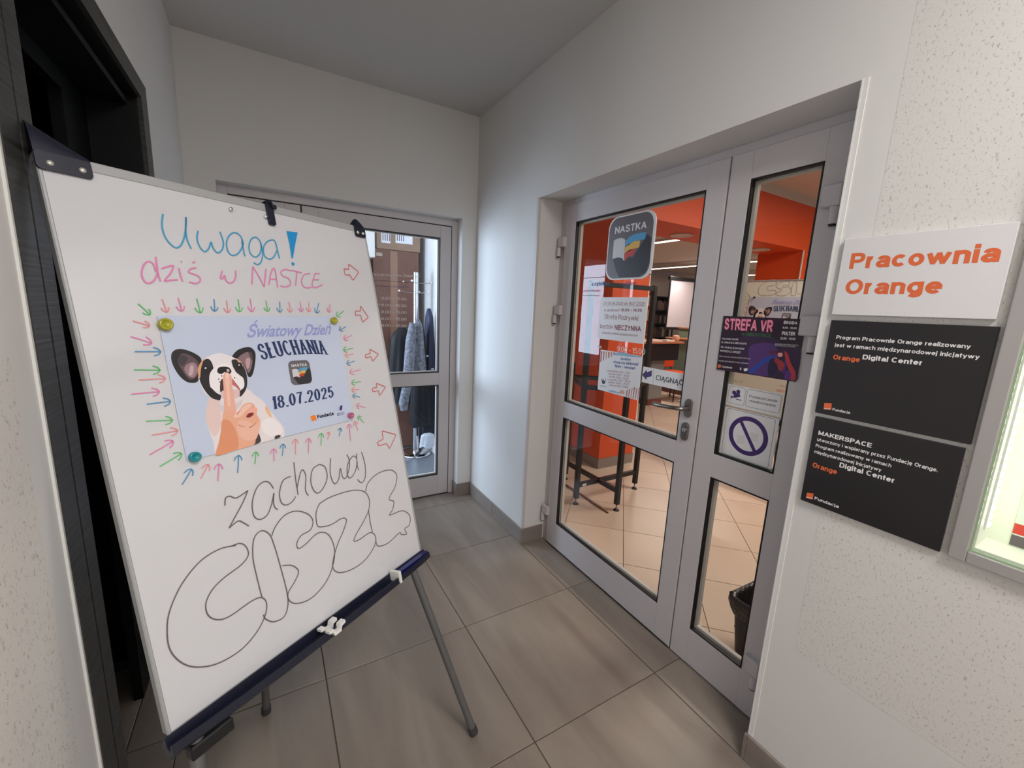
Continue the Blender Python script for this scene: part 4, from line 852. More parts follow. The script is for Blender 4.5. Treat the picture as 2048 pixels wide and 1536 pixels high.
zz.T(m, 'STREFA VR', (306, 765), (932, 806), (322, 612), .0002, inkm('neon_glow', (132, 30, 72)), wt=3.0); zz.T(m, 'STREFA VR', (310, 760), (925, 800), (325, 618), .0006, inkm('neon_pink', (250, 150, 176)), wt=1.9)
zz.T(m, 'w BIBLIOTECE', (535, 836), (910, 862), (538, 796), .0006, inkm('neon_green', (60, 118, 66)), bold=.01)
for t, a, b, c, bo in (('ŚRODA', (1068, 690), (1248, 698), (1074, 652), .03), ('9.00 - 18.00', (1056, 750), (1238, 760), (1060, 724), .02), ('PIĄTEK', (1048, 832), (1220, 840), (1056, 785), .03), ('12.00 - 18.00', (1028, 888), (1222, 898), (1032, 858), .02),
        ('PRACOWNIA ORANGE', (284, 890), (492, 900), (286, 870), .01), ('UL. 3 MAJA DLA DZIECI NASTKI', (276, 934), (596, 956), (278, 912), .01), ('VR I APLIKACJE DO NAUKI', (266, 996), (566, 1022), (268, 974), .01), ('WYPOŻYCZ SPRZĘT', (258, 1044), (522, 1070), (260, 1020), .01),
        ('ŚRODA: SPOTKANIA Z WIRTUALNĄ RZECZYWISTOŚCIĄ', (248, 1110), (648, 1144), (250, 1096), 0), ('PIĄTEK: GRY EDUKACYJNE I ZABAWA', (240, 1168), (622, 1206), (242, 1152), 0), ('ZAPRASZAMY WSZYSTKICH CHĘTNYCH', (954, 955), (1262, 975), (956, 938), 0), ('WSTĘP WOLNY DLA CZYTELNIKÓW', (962, 972), (1228, 992), (963, 958), 0), ('Fundacja', (278, 1248), (412, 1262), (280, 1224), .01)):
    zz.T(m, t, a, b, c, .0006, swh, bold=bo)
m.poly(zz.L((232,1208,270,1212,264,1254,226,1250)), .0006, sor); m.poly(zz.L((560,1262,612,1256,608,1290,566,1296)), .0006, swh); m.poly(crom(zz.L((512,1250,530,1252,528,1282,514,1280)), 3, True), .0006, inkm('pale_blue', (190, 198, 226)))
onto(so, m, 'print', 'neon heading, white text and figure in a headset', .0033)
zk = Z(GS, 1420, 730, .14975)
def ringframe(zz, m, x0, y0, x1, y1, x2, y2, x3, y3, wd=.0013):
    P_ = [zz(x0, y0), zz(x1, y1), zz(x2, y2), zz(x3, y3)]; u0 = (P_[0][0]+P_[3][0])/2; u1 = (P_[1][0]+P_[2][0])/2; v0 = (P_[0][1]+P_[1][1])/2; v1 = (P_[2][1]+P_[3][1])/2
    m.ribbon(rrect(u0, v0, u1, v1, .008), wd, 0, fr, closed=True)
so, s_ = gsheet('sticker', ((215, 540), (935, 680), (985, 385), (240, 255)), 'white sticker with a purple film camera pictogram and small text', 'sticker', lblm, .0008, zk)
zz = Z(s_, 1420, 730, .14975); m = MB()
ringframe(zz, m, 232, 503, 452, 540, 482, 312, 262, 275); ringframe(zz, m, 474, 548, 925, 648, 960, 408, 505, 320)
q2 = lambda L_, c, sm=True: m.poly(crom(zz.L(L_), 4, True) if sm else zz.L(L_), .0, c)
q2((320,380,395,372,408,425,325,440), pu, False); m.poly(crom(zz.L((300,360,318,340,345,352,350,378,325,392,305,382)), 4, True), .0002, pu); m.poly(crom(zz.L((355,345,378,328,402,342,405,372,380,388,358,375)), 4, True), .0002, pu); q2((276,412,300,418,322,408,322,432,300,436,284,450), pu, False); q2((350,448,420,468,418,478,350,460), pu, False)
zz.T(m, 'Pomieszczenie', (526, 432), (902, 500), (530, 398), 0, inkm('dark_grey', (96, 92, 104)), bold=.005); zz.T(m, 'monitorowane', (530, 492), (878, 562), (534, 458), 0, inkm('dark_grey', (96, 92, 104)), bold=.005)
onto(so, m, 'print', 'pictogram and lettering', .001)
so, s_ = gsheet('sticker', ((115, 1190), (820, 1430), (925, 730), (215, 545)), 'large white sticker with a purple prohibition circle on the narrow leaf', 'sticker', lblm, .0008, zk)
zz = Z(s_, 1420, 730, .14975); m = MB(); ringframe(zz, m, 155, 1170, 775, 1375, 880, 725, 232, 572, .0016)
c0 = zz(505, 950); r0 = (zz(768, 990)[0]-zz(240, 920)[0])/2-.008
m.ribbon([(c0[0]+r0*cos(t*PI/32), c0[1]+r0*sin(t*PI/32)) for t in range(64)], .0165, 0, pu, closed=True)
a = .98; m.ribbon([(c0[0]-r0*cos(a), c0[1]+r0*sin(a)), (c0[0]+r0*cos(a), c0[1]-r0*sin(a))], .0125, .0002, pu)
for L_ in ((360,930,470,945,462,1060,355,1045), (540,900,650,925,630,1030,545,1010)): m.poly(zz.L(L_), -.0001, inkm('faint_grey', (226, 221, 223)))
onto(so, m, 'print', 'purple circle with diagonal bar', .001)
# ================================================================== lit display case
dc = empty('display_case', (0, C1, CZ0), label='lit glass display case with aluminium frame at the right edge', cat='display case'); off = tuple(dc.location)
alf = M('case_aluminium', (172, 168, 166), .4, .2); inn = M('case_interior_white', (226, 228, 214), .5)
fy, fz = .114, .965
for a, b in (((-.018, C1, fz), (0, fy, 2.03)), ((-.018, C0-.03, fz), (0, C1, CZ0)), ((-.018, C0-.03, 2.0), (0, C1, 2.03)), ((-.018, C0-.03, CZ0), (0, C0, 2.0))):
    bev(MB().box(a, b, alf).build('case_frame', dc, off=off), .002)
m = MB().box((.09, C0, CZ0), (.098, C1, CZ1), inn).box((0, C1-.006, CZ0), (.09, C1, CZ1), inn).box((0, C0, CZ0), (.09, C0+.006, CZ1), inn).box((0, C0+.006, CZ0), (.09, C1-.006, CZ0+.008), inn).box((0, C0+.006, CZ1-.008), (.09, C1-.006, CZ1), inn)
m.build('case_lining', dc, off=off)
ledm = M('led_emitter', (232, 255, 214), .5, emit=9)
m = MB().box((.030, C1-.010, CZ0+.045), (.044, C1-.006, CZ1-.06), M('led_tape', (210, 212, 205), .5)); m.build('led_tape', dc, off=off)
m = MB()
for k in range(46): zz0 = CZ0+.052+k*.0195; m.box((.032, C1-.014, zz0), (.042, C1-.0095, zz0+.012), ledm, ch=.001)
tag(m.build('led', dc, off=off), label='row of glowing LEDs', kind='stuff')
MB().add([(-.008, a, b) for a, b in ((C0, CZ0), (C1, CZ0), (C1, CZ1), (C0, CZ1))], [(0, 1, 2, 3)], glass).build('case_glass', dc, off=off)
m = MB().box((-.012, C1-.004, CZ0), (-.004, C1, CZ1), M('glass_edge_green', (150, 170, 140), .2)).box((-.012, C0, CZ0), (-.004, C1-.004, CZ0+.004), M('glass_edge_green', (150, 170, 140), .2)); m.build('glass_edge', dc, off=off)
CP = RX(.089); 
a_, b_ = CP.uv((2018, 1088)), CP.uv((2060, 620)); so, s_ = sheet('poster', CP, ((a_[0], a_[1]), (a_[0]+.4, a_[1]+.42)), .001, M('case_poster', (214, 220, 212), .5), 'pale poster with red and grey footer inside the lit case', 'poster')
m = MB().poly([(0, .028), (.4, .028), (.4, .052), (0, .052)], 0, inkm('red_bar', (206, 62, 50))).poly([(0, 0), (.4, 0), (.4, .025), (0, .025)], 0, inkm('grey_bar', (96, 88, 92))); onto(so, m, 'print', 'red and grey bands', .0012)
# ================================================================== THINGS IN THE HALL
# tall black steel frame stand
fs = empty('frame_stand', (.95, 2.25, 0), label='tall black steel frame stand on levelling feet behind the door', cat='stand'); off = tuple(fs.location)
A, B, C__, D_ = (.665, 2.205), (.885, 1.99), (1.312, 2.215), (.888, 2.63)
for p in (A, B, C__, D_):
    t = .034/2; hgt = 1.70 if p is not B else .98
    hgt = 1.70
    if p is B: hgt = .96
    if p is D_: hgt = 1.05
    bev(MB().box((p[0]-t, p[1]-t, .05), (p[0]+t, p[1]+t, hgt), blackf).build('leg', fs, off=off), .003)
    m = MB().tube([(p[0], p[1], .01), (p[0], p[1], .05)], .005, steel, 10).lathe([(.001, .014), (.014, .012), (.024, .004), (.024, 0), (.001, 0)], blackf, (p[0], p[1], 0), 18); m.build('levelling_foot', fs, off=off)
for a, b, zz_, nm in ((A, C__, .155, 'brace'), (D_, B, .155, 'brace'), (A, C__, 1.675, 'top_rail'), (D_, A, .93, 'rail'), (D_, C__, .93, 'rail'), (A, B, .93, 'rail'), (B, C__, .93, 'rail')):
    MB().bar((a[0], a[1], zz_), (b[0], b[1], zz_), .026, .034, blackf).build(nm, fs, off=off)
d = (V((*C__, 0))-V((*A, 0))).normalized(); c = V((*A, .155))+d*.04
m = MB().bar(c-V((0, .0185, 0)), c+d*.04-V((0, .0185, 0)), .002, .018, plastW); tag(m.build('label_plate', fs, off=off), label='small white label on the brace')
# cable on the floor
cp = [flr(p) for p in ((1118, 962), (1138, 975), (1162, 990), (1186, 1008), (1208, 1022), (1216, 1027))]
tag(MB().tube([(p.x, p.y, .006) for p in cp], .006, M('brown_cable', (120, 70, 52), .5), 8).build('cable'), 'brown cable on the beige floor below the black frame stand', 'cable')
# waste bin
wb = empty('waste_bin', (.485, .62, 0), label='black waste bin with a bin liner behind the narrow glass leaf', cat='bin'); off = (0, 0, 0)
binm = M('bin_plastic', (30, 30, 31), .5); lin_ = M('bin_liner', (18, 18, 19), .28, bump=(60, .6))
def rr3(hx, hy, zz_, r=.04, n=5, jit=0):
    return [(x+random.uniform(-jit, jit), y+random.uniform(-jit, jit), zz_+random.uniform(-jit, jit)) for x, y in rrect(-hx, -hy, hx, hy, r, n)]
def loft(rings, mat, smooth=True):
    n = len(rings[0]); vs = [p for r in rings for p in r]
    return MB().add(vs, [(i*n+k, i*n+(k+1) % n, (i+1)*n+(k+1) % n, (i+1)*n+k) for i in range(len(rings)-1) for k in range(n)], mat, smooth)
o = loft([rr3(.001, .001, .001, .0005), rr3(.10, .125, .001), rr3(.105, .13, .02), rr3(.125, .155, .275), rr3(.12, .15, .275), rr3(.1, .125, .02), rr3(.001, .001, .02, .0005)], binm).build('body', wb)
o = loft([rr3(.122, .152, .20, .04, 9, .003), rr3(.134, .164, .235, .04, 9, .005), rr3(.140, .170, .265, .04, 9, .005), rr3(.139, .169, .284, .04, 9, .004), rr3(.126, .156, .29, .04, 9, .003), rr3(.115, .145, .27, .04, 9, .004), rr3(.108, .138, .12, .04, 9, .006), rr3(.05, .06, .04, .02, 9, .005)], lin_).build('liner', wb); tag(o, label='shiny black bin liner folded over the rim')
# second flipchart in the hall
_e1 = V((.10, -1, 0)).normalized(); _e2 = V((.12, 0, 1)); PB = Pl((2.12, 2.19, .70), _e1, _e2-_e1*_e2.dot(_e1))
f2 = empty('flipchart', label='white flipchart with bubble letters seen through the narrow glass leaf', cat='flipchart'); f2.matrix_world = PB.mat()
wb2 = M('whiteboard_cream', (226, 228, 216), .3)
b2 = MB().box((0, 0, -.02), (.70, 1.10, 0), wb2, ch=.002); part(b2, 'board', None, f2)
m = MB()
for a, b in (((-.008, -.008), (0, 1.108)), ((.70, -.008), (.708, 1.108)), ((0, -.008), (.70, 0)), ((0, 1.10), (.70, 1.108))): m.box((a[0], a[1], -.024), (b[0], b[1], .002), framebd)
part(m, 'frame', None, f2); part(MB().box((0, -.06, -.01), (.7, -.01, .05), plastN, ch=.008), 'pen_tray', None, f2)
iv = PB.mat().inverted()
for a, b in (((.05, -.02, -.015), (2.03, 2.00, .0)), ((.65, -.02, -.015), (2.1, 1.42, .0)), ((.35, 1.0, -.03), (2.85, 1.85, .0))):
    part(MB().tube([a, tuple(iv @ V(b))], .012, legm, 12), 'leg', None, f2)
zq = Z(PB, 1400, 540, .15625); m = MB(); gk = M('marker_faint_grey', (176, 176, 168), .5)
def st2(L_, mt, wd=.004):
    for s in L_: m.ribbon(crom(zq.L(s), 5), wd, .001, mt)
st2([(965,125,900,130,800,180,752,250,760,310,830,325,930,318,975,295,960,255,890,262,862,240,880,205,950,195,985,165,965,125), (1130,140,1050,150,985,190,990,225,1050,250,1020,275,975,290,985,318,1050,330,1120,310,1170,260,1140,215,1060,220,1075,195,1140,190,1150,160,1130,140), (1215,135,1185,200,1170,290,1180,325,1225,320,1240,240,1240,160,1215,135)], gk)
st2([(1250,312,1265,300,1270,312,1285,300,1290,312,1310,302)], gk, .002)
st2([(530,300,590,290,630,320,635,370,610,420,560,440,515,430), (525,350,550,335,580,345,610,330), (525,400,560,385,605,375)], M('marker_green2', (120, 190, 120), .5)); st2([(510,480,560,470,610,490,630,540,620,590,560,595), (510,530,540,510,570,535,600,545), (505,560,540,545,580,570)], M('marker_rose2', (226, 150, 150), .5))
z7 = Z(PB, 1420, 730, .14975)
m.__class__.T = None
z7.T(m, 'WIELCE', (270, 215), (440, 240), (272, 190), .001, M('marker_green2', (120, 190, 120), .5)); z7.T(m, 'WAŻ', (935, 290), (1020, 300), (937, 262), .001, M('marker_rose2', (226, 150, 150), .5)); z7.T(m, 'NIEBO', (885, 352), (1020, 365), (887, 322), .001, M('marker_rose2', (226, 150, 150), .5))
part(m, 'handwriting', 'grey bubble letters and coloured notes', f2)
# its dog poster: a copy of the first with its own place and size
u0, v0 = zq(640, 338); u1, v1 = zq(655, 760)
c = po.copy(); COL.objects.link(c); c['label'] = 'second dog poster, on the flipchart behind the glass door'
k = 1.13; pm = PB.sub(u0+.0, v0-.295*k, .0015)
# the sheet's lower left corner is its origin; it leans slightly like the first one
c.matrix_world = pm.mat() @ Matrix.Scale(k, 4)
for ch in list(po.children):
    d = ch.copy(); COL.objects.link(d); d.parent = c
pz = zq(700, 352); tag(MB().lathe([(.008, 0), (.008, .006), (.0001, .007)], blackf, seg=16).build('magnet', matrix=PB.sub(pz[0], pz[1], .003).mat()), 'small black magnet at the corner of the second dog poster', 'magnet')
# ceiling lamps
lampm = M('lamp_diffuser', (255, 236, 214), .5, emit=5); lamph = M('lamp_housing', (206, 200, 196), .5)
def tubelamp(x, y0, y1, zc, label, wd=.07):
    t = empty('ceiling_lamp', (x, (y0+y1)/2, zc), label=label, cat='lamp', group='long ceiling lamps in the hall'); off = tuple(t.location)
    MB().box((x-wd/2-.01, y0, zc), (x+wd/2+.01, y1, zc+.05), lamph, ch=.004).build('housing', t, off=off)
    MB().box((x-wd/2, y0+.01, zc-.012), (x+wd/2, y1-.01, zc), lampm, ch=.004).build('diffuser', t, off=off)
    m = MB()
    for yy in (y0+.3, y1-.3): m.tube([(x, yy, zc+.05), (x, yy, HH)], .003, lamph, 6)
    m.build('suspension_wire', t, off=off)
tubelamp(5.03, 3.4, 5.75, 2.80, 'long lit ceiling lamp nearest to the orange beam')
tubelamp(8.6, 5.2, 9.2, 2.80, 'long lit ceiling lamp in the middle of the hall')
tubelamp(11.6, 6.2, 9.4, 2.80, 'farthest long lit ceiling lamp in the hall')
tubelamp(2.3, .0, 1.4, 2.855, 'ceiling lamp just inside the glass door')
tubelamp(4.2, .0, 1.4, 2.855, 'ceiling lamp before the right orange pillar')
for x_, y_, lb_ in ((2.56, 3.03, 'round recessed lamp under the orange beam near the left pillar'), (4.0, 3.0, 'round recessed lamp under the orange beam near the right pillar')):
    t = empty('downlight', (x_, y_, 2.33), label=lb_, cat='lamp'); off = (0, 0, 0)
    MB().lathe([(.085, .0), (.115, 0), (.12, -.006), (.112, -.012), (.088, -.008), (.085, 0)], lamph, seg=32).build('trim_ring', t)
    MB().lathe([(.0001, -.002), (.05, -.003), (.084, -.001)], M('downlight_glass', (228, 200, 180), .3), seg=28).build('lens', t)
# projection screen
sc = empty('projection_screen', (7.5, 8.0, 1.0), label='white projection screen with black borders at the back of the hall', cat='screen')
SP = EY(8.0); z8 = Z(SP, 1290, 440, .14317); u0, v0 = z8(295, 1490); u1, v1 = z8(372, 835); u2 = z8(720, 900)[0]
s0 = SP.uv((1332, 654)); s1 = SP.uv((1344, 560)); us = min(s0[0], s1[0]); off = tuple(sc.location)
MB().box((us, 7.99, s0[1]), (us+2.2, 8.0, s1[1]), M('screen_fabric', (222, 214, 222), .7)).build('fabric', sc, off=off)
MB().box((us-.08, 7.985, s0[1]-.07), (us+2.28, 8.01, s0[1]), blackf).build('bottom_bar', sc, off=off); MB().box((us-.10, 7.95, s1[1]), (us+2.3, 8.03, s1[1]+.10), blackf, ch=.01).build('case', sc, off=off)
MB().box((us-.05, 7.984, s0[1]), (us, 8.005, s1[1]), blackf).build('side_border', sc, off=off)
sl = M('screen_stand', (30, 28, 30), .5); 
for xx in (us+.3, us+1.9): MB().bar((xx, 8.02, 0), (xx, 8.02, s0[1]), .04, .04, sl, up=(0, 1, 0)).build('leg', sc, off=off)
# green service counter
gm = M('sage_green_panel', (112, 134, 118), .5); wd_ = M('beech_edge', (176, 112, 76), .4, var=(12, .1)); kk = M('dark_red_kick', (110, 62, 50), .5)
g1 = RX(5.3); ztop = g1.uv((1352, 679))[1]; z2t = g1.uv((1352, 665))[1]; yl = -g1.uv((1329, 720))[0]
ct = empty('service_counter', (5.3, 4.4, 0), label='sage green service counter with a wooden edge', cat='counter'); off = tuple(ct.location)
MB().box((5.3, 3.4, .1), (5.34, yl, ztop), gm).build('front_panel', ct, off=off); MB().box((5.27, 3.4, ztop), (5.62, yl+.02, ztop+.03), wd_, ch=.004).build('ledge', ct, off=off)
MB().box((5.34, 3.4, .0), (5.9, yl, ztop-.0), M('counter_body', (96, 108, 100), .6)).build('body', ct, off=off); MB().box((5.31, 3.4, 0), (5.339, yl, .1), kk).build('kick_board', ct, off=off)
MB().box((5.62, 3.4, ztop+.03), (5.66, yl, ztop+.2), gm).box((5.6, 3.4, ztop+.2), (5.72, yl+.02, ztop+.225), wd_).build('upper_shelf', ct, off=off)
tag(MB().box((5.4, 4.62, ztop+.031), (5.42, 4.72, ztop+.17), plastW, ch=.003).build('card_holder'), 'small white card standing on the green counter', 'card')
# low desk in front of the counter
D1 = EY(4.56)
dk = empty('desk', (4.2, 4.5, 0), label='dark desk with a white top and grey pedestal left of the green counter', cat='desk'); off = tuple(dk.location)
zt_ = 1.06
MB().box((3.3, 4.3, zt_-.03), (4.5, 4.95, zt_), wd_, ch=.004).build('desk_top', dk, off=off)
MB().box((3.45, 4.36, zt_-.30), (4.45, 4.38, zt_-.03), blackf).build('modesty_panel', dk, off=off)
MB().box((4.0, 4.5, .1), (4.31, 4.92, zt_-.03), M('grey_pedestal', (132, 136, 136), .5)).build('pedestal', dk, off=off); MB().box((3.99, 4.49, 0), (4.32, 4.93, .1), kk).build('kick_board', dk, off=off)
MB().box((3.35, 4.4, 0), (3.39, 4.9, zt_-.03), blackf).build('side_panel', dk, off=off)
random.seed(3)
for k, (x_, y_, r_) in enumerate(((3.72, 4.42, .1), (3.97, 4.45, -.1), (4.22, 4.42, .05))):
    o = MB().box((-.1, -.07, 0), (.1, .07, .012+.006*k), M('stack_paper', (226, 220, 212), .6), ch=.001).build('paper_stack'); o.location = (x_, y_, zt_+.0005); o.rotation_euler = (0, 0, r_)
    tag(o, ('left paper stack on the dark desk', 'middle paper stack on the dark desk', 'right paper stack on the dark desk')[k], 'paper', 'paper stacks on the desk')
tag(MB().lathe([(.0001, 0), (.05, 0), (.06, .04), (.05, .09), (.03, .1), (.0001, .1)], M('peach_cloth', (226, 170, 140), .8), (4.42, 4.42, zt_+.001), 16).build('cloth_bundle'), 'peach coloured cloth bundle on the right end of the dark desk', 'cloth')
# orange chair behind the desk
ch_ = empty('office_chair', (4.86, 4.72, 0), label='orange chair between the dark desk and the green counter', cat='chair')
MB().box((-.22, -.22, .42), (.22, .22, .5), orange, ch=.02).build('seat', ch_); MB().box((-.21, .18, .55), (.21, .23, .9), orange, ch=.02).build('backrest', ch_)
for sx in (-.19, .19):
    for sy in (-.19, .19): MB().tube([(sx, sy, 0), (sx*.95, sy*.95, .42)], .012, blackf, 8).build('leg', ch_)
for sx in (-.15, .15): MB().tube([(sx, .2, .5), (sx, .21, .6)], .01, blackf, 8).build('back_post', ch_)
# bookcases along the back
def bookcase(x0, x1, y, h, nsh, frame, label, back, dep=.3, cols=((60, 40, 40), (120, 100, 90), (40, 42, 50), (160, 150, 140), (90, 50, 40), (30, 30, 34)), nb=9, grpn='', rng=(0, 2048)):
    t = empty('bookcase', ((x0+x1)/2, y, 0), label=label, cat='bookcase'); off = tuple(t.location)
    for xx in (x0, x1-.02): MB().box((xx, y, 0), (xx+.02, y+dep, h), frame).build('side_panel', t, off=off)
    MB().box((x0+.02, y+dep-.01, 0), (x1-.02, y+dep, h), back).build('back_panel', t, off=off)
    for k in range(nsh+1):
        zz_ = .05+(h-.07)*k/nsh; MB().box((x0+.02, y+.002, zz_), (x1-.02, y+dep-.01, zz_+.02), frame).build('shelf', t, off=off)
        if k < nsh:
            xx = x0+.03
            for b in range(nb):
                bw = random.uniform(.028, .06); bh = random.uniform(.2, .28)
                if xx+bw > x1-.03: break
                c = random.choice(cols); dv = V((xx+bw/2, y, zz_+.12))-CAM; dp = dv.dot(FW); px = 1024+FPX*dv.dot(RT)/dp
                if not (rng[0] < px < rng[1]): xx += bw+.002; continue
                o = MB().box((0, 0, 0), (bw, .2, bh), M('book%d' % c[0], c, .6), ch=.003).build('book'); o.location = (xx, y+.03, zz_+.0205)
                tag(o, '%s %s book on the %s shelf of the %s' % ('thick' if bw > .045 else 'thin', {60: 'wine red', 120: 'taupe', 40: 'slate', 160: 'pale grey', 90: 'brown', 30: 'black'}[c[0]], ('lowest', 'second', 'third', 'fourth', 'fifth')[k], grpn), 'book', 'books on the '+grpn); xx += bw+.002
bx = EY(8.3).uv((1311, 620))[0]; bx2 = EY(8.3).uv((1338, 620))[0]
bookcase(bx, bx2+.1, 8.3, 2.0, 5, blackf, 'dark bookcase beside the projection screen', blackf, nb=14, grpn='dark bookcase', rng=(1306, 1345))
bx0 = EY(8.3).uv((1280, 620))[0]
wdo = M('orange_wood', (206, 120, 66), .5)
bookcase(bx0, bx-.02, 8.3, 2.15, 5, wdo, 'orange wooden bookcase left of the dark bookcase', wdo, nb=8, grpn='orange wooden bookcase', rng=(1290, 1312))
bookcase(1.35, 2.6, 5.0, 2.1, 5, wdo, 'wooden bookcase seen left of the orange pillar', M('peach_back', (222, 180, 150), .6), nb=14, grpn='bookcase left of the pillar', rng=(1146, 1170))
# ================================================================== THINGS IN THE STORAGE ROOM
card = M('cardboard_brown', (120, 84, 70), .7, var=(14, .08)); card2 = M('cardboard_tan', (152, 124, 102), .7, var=(14, .08)); tapem = M('packing_tape', (150, 112, 90), .3)
ST = EY(4.0); zs_ = Z(ST, 700, 440, .1302)
def carton(x0, x1, y0, y1, z0, z1, mat, label, tape=True):
    t = empty('cardboard_box', ((x0+x1)/2, (y0+y1)/2, z0), label=label, cat='box', group='cardboard boxes in the storage room'); off = tuple(t.location)
    bev(MB().box((x0, y0, z0), (x1, y1, z1), mat).build('carton', t, off=off), .006)
    if tape: MB().box((x0+.16*(x1-x0)/.44, y0-.0012, z0+.002), (x0+.23*(x1-x0)/.44, y0-.0002, z1-.01), tapem).build('tape', t, off=off)
    return t, off
xl_, ztp = zs_(350, 430); xr_, _ = zs_(1065, 430)
t, off = carton(xl_, xr_-.005, 4.0, 4.5, .95, ztp, card, 'upper tall brown cardboard box with a small label')
MB().box((xl_+.03, 3.9985, ztp-.065), (xl_+.085, 3.9995, ztp-.035), M('tan_label', (190, 170, 150), .5)).build('label', t, off=off)
carton(xl_, xr_-.005, 4.0, 4.5, .002, .945, card, 'lower tall brown cardboard box standing on the floor')
t, off = carton(xl_+.035, xr_+.01, 4.0, 4.45, ztp+.002, ztp+.36, card2, 'tan cardboard box with white labels on top of the brown boxes', False)
for a, b in (((480, 345), (618, 180)), ((700, 350), (960, 200))):
    p, q_ = zs_(*a), zs_(*b); MB().box((p[0], 3.9985, p[1]), (q_[0], 3.9995, q_[1]), ppr).build('label', t, off=off)
    lm = MB(); 
    for k in range(4): lm.box((p[0]+.012+.02*k, 3.998, p[1]+.02), (p[0]+.02+.02*k, 3.9985, q_[1]-.015-.008*(k % 2)), inkm('dark_grey', (96, 92, 104)))
    lm.build('label_print', t, off=off)
carton(xl_-.55, xl_-.06, 3.9, 4.4, 0.002, 1.87, card, 'brown cardboard box at the left of the stack'); carton(xl_-.5, xl_-.005, 3.88, 4.3, 1.875, 2.3, M('white_carton', (214, 210, 204), .6), 'white cardboard box at the top left of the stack', False)
# coat rack
rk = empty('coat_rack', (-.118, 3.78, 0), label='chrome coat rack with a round base behind the end door', cat='coat rack')
MB().lathe([(.0001, .03), (.06, .03), (.145, .016), (.15, .01), (.152, .0), (.0001, 0)], chrome, seg=40).build('base', rk)
MB().tube([(0, 0, .025), (0, 0, .28)], .032, chrome, 20).build('sleeve', rk); MB().tube([(0, 0, .28), (0, 0, 1.765)], .024, chrome, 20).build('pole', rk)
for k in range(6):
    a = k*PI/3+PI; zz_ = 1.58 if k % 2 == 0 else 1.67
    MB().tube([(0, 0, zz_), (.09*cos(a), .09*sin(a), zz_), (.155*cos(a), .155*sin(a), zz_+.012)], .0035, steel, 8).lathe([(.0001, -.01), (.009, -.006), (.01, .002), (.0001, .01)], plastW, (.155*cos(a), .155*sin(a), zz_+.012), 12).build('hook', rk)
def coat(name, cx, cy, z0, z1, w0, w1, d0, d1, mat, label, cat, lean=0, folds=5, seed=1, top=.5):
    random.seed(seed); rings = []; n = 36; ph_ = random.uniform(0, 6)
    for i in range(15):
        t = i/14; zz_ = z1+(z0-z1)*t; sh = min(1, (t/.14))**.6 if t < .14 else 1
        hw = (w0+(w1-w0)*t)*(top+(1-top)*sh) if t < .14 else w0+(w1-w0)*t; hd = (d0+(d1-d0)*t)*max(.25, sh); r = []
        for k in range(n):
            a = 2*PI*k/n; f = 1+.10*sin(folds*a+ph_+t*1.5)*min(1, t*2)+.05*sin(2.3*folds*a+t*4)
            r.append((cx+lean*t+hw*f*cos(a), cy+hd*f*sin(a), zz_+.012*sin(3*a+ph_)*(t > .9)))
        rings.append(r)
    mb = loft(rings, mat); mb.add(rings[0], [tuple(range(n))], mat, True); mb.add(rings[-1], [tuple(range(n))[::-1]], mat)
    t = empty(name, (cx, cy, z0), label=label, cat=cat); mb.build('body', t, off=(cx, cy, z0)); return t, (cx, cy, z0)
fur = M('grey_fur_cloth', (112, 114, 122), .9, bump=(70, 1.0), var=(40, .5)); blkc = M('black_wool', (20, 20, 24), .9, bump=(80, .3)); nav = M('navy_nylon', (26, 34, 66), .55, bump=(14, .4))
R3 = EY(3.6)
def X3(px, yy, y=3.6): return EY(y).uv((px, yy))
a, b = X3(826, 640), X3(812, 838)
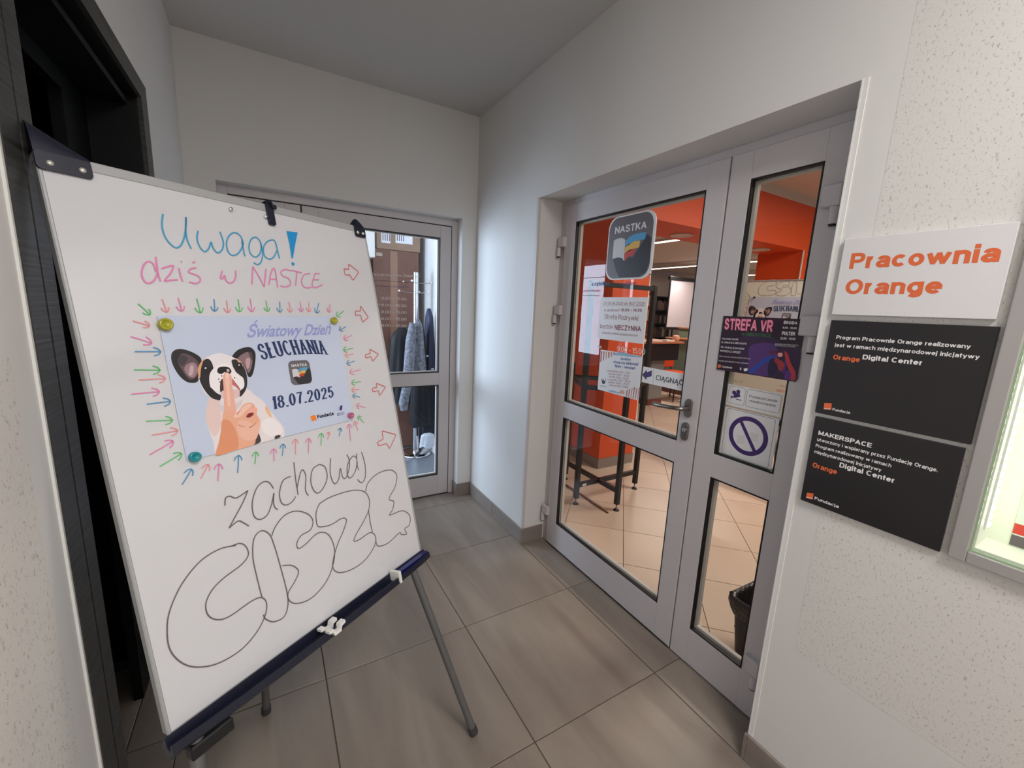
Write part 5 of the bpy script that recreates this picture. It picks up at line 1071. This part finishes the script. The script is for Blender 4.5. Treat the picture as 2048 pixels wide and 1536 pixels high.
t, of = coat('coat', *((X3(838, 700)[0]), 3.60), X3(835, 850)[1], X3(832, 642)[1], .045, .10, .05, .07, blkc, 'black coat hanging on the front of the coat rack', 'coat', lean=.02, seed=2)
t, of = coat('coat', X3(829, 660)[0], 3.50, X3(822, 745)[1], X3(830, 638)[1], .035, .07, .04, .06, fur, 'grey fur coat hanging on the front of the coat rack', 'coat', lean=.0, seed=4)
p = [X3(822, 645, 3.5), X3(817, 680, 3.5), X3(814, 730, 3.5), X3(808, 780, 3.5), X3(803, 805, 3.5), X3(804, 817, 3.5)]
tag(MB().tube([(u-of[0], 3.44-of[1], v-of[2]) for u, v in p], [.03, .042, .045, .04, .042, .03], fur, 16).build('sleeve', t), label='hanging grey fur sleeve')
coat('jacket', X3(862, 660)[0], 3.66, X3(865, 742)[1], X3(862, 617)[1], .03, .055, .05, .07, nav, 'navy blue jacket with white patches on the right of the coat rack', 'jacket', lean=.01, seed=6)
for q_, (px_, py_) in enumerate(((854, 712), (865, 738))):
    u, v = X3(px_, py_, 3.58); o = MB().box((u-.014, 3.578, v-.006), (u+.014, 3.582, v+.006), plastW).build('patch', off=(u, 3.58, v)); o.parent = bpy.data.objects['jacket']; o.location = V((u, 3.58, v))-V(bpy.data.objects['jacket'].location)
coat('coat', X3(866, 780)[0], 3.70, X3(868, 880)[1], X3(866, 690)[1], .05, .075, .06, .08, M('dark_navy_wool', (20, 24, 40), .85, bump=(60, .3)), 'long dark navy coat below the navy jacket', 'coat', seed=8)
coat('coat', X3(806, 740, 3.86)[0], 3.90, X3(805, 806, 3.9)[1], X3(812, 655, 3.9)[1], .10, .13, .05, .06, M('black_nylon', (14, 14, 18), .6), 'black coat with a rounded shoulder behind the grey fur coat', 'coat', seed=9, top=.3)
coat('bag', X3(856, 876)[0]-.02, 3.56, X3(856, 893, 3.56)[1], X3(856, 866, 3.56)[1], .06, .07, .03, .03, M('white_cloth', (206, 210, 216), .8), 'white cloth bag hanging low under the coats', 'bag', seed=12)
tag(MB().box((-1.2, -3.7, HC-.03), (-.3, -2.9, HC-.001), lamph, ch=.004).build('ceiling_lamp'), 'square ceiling lamp far behind the viewer', 'lamp')
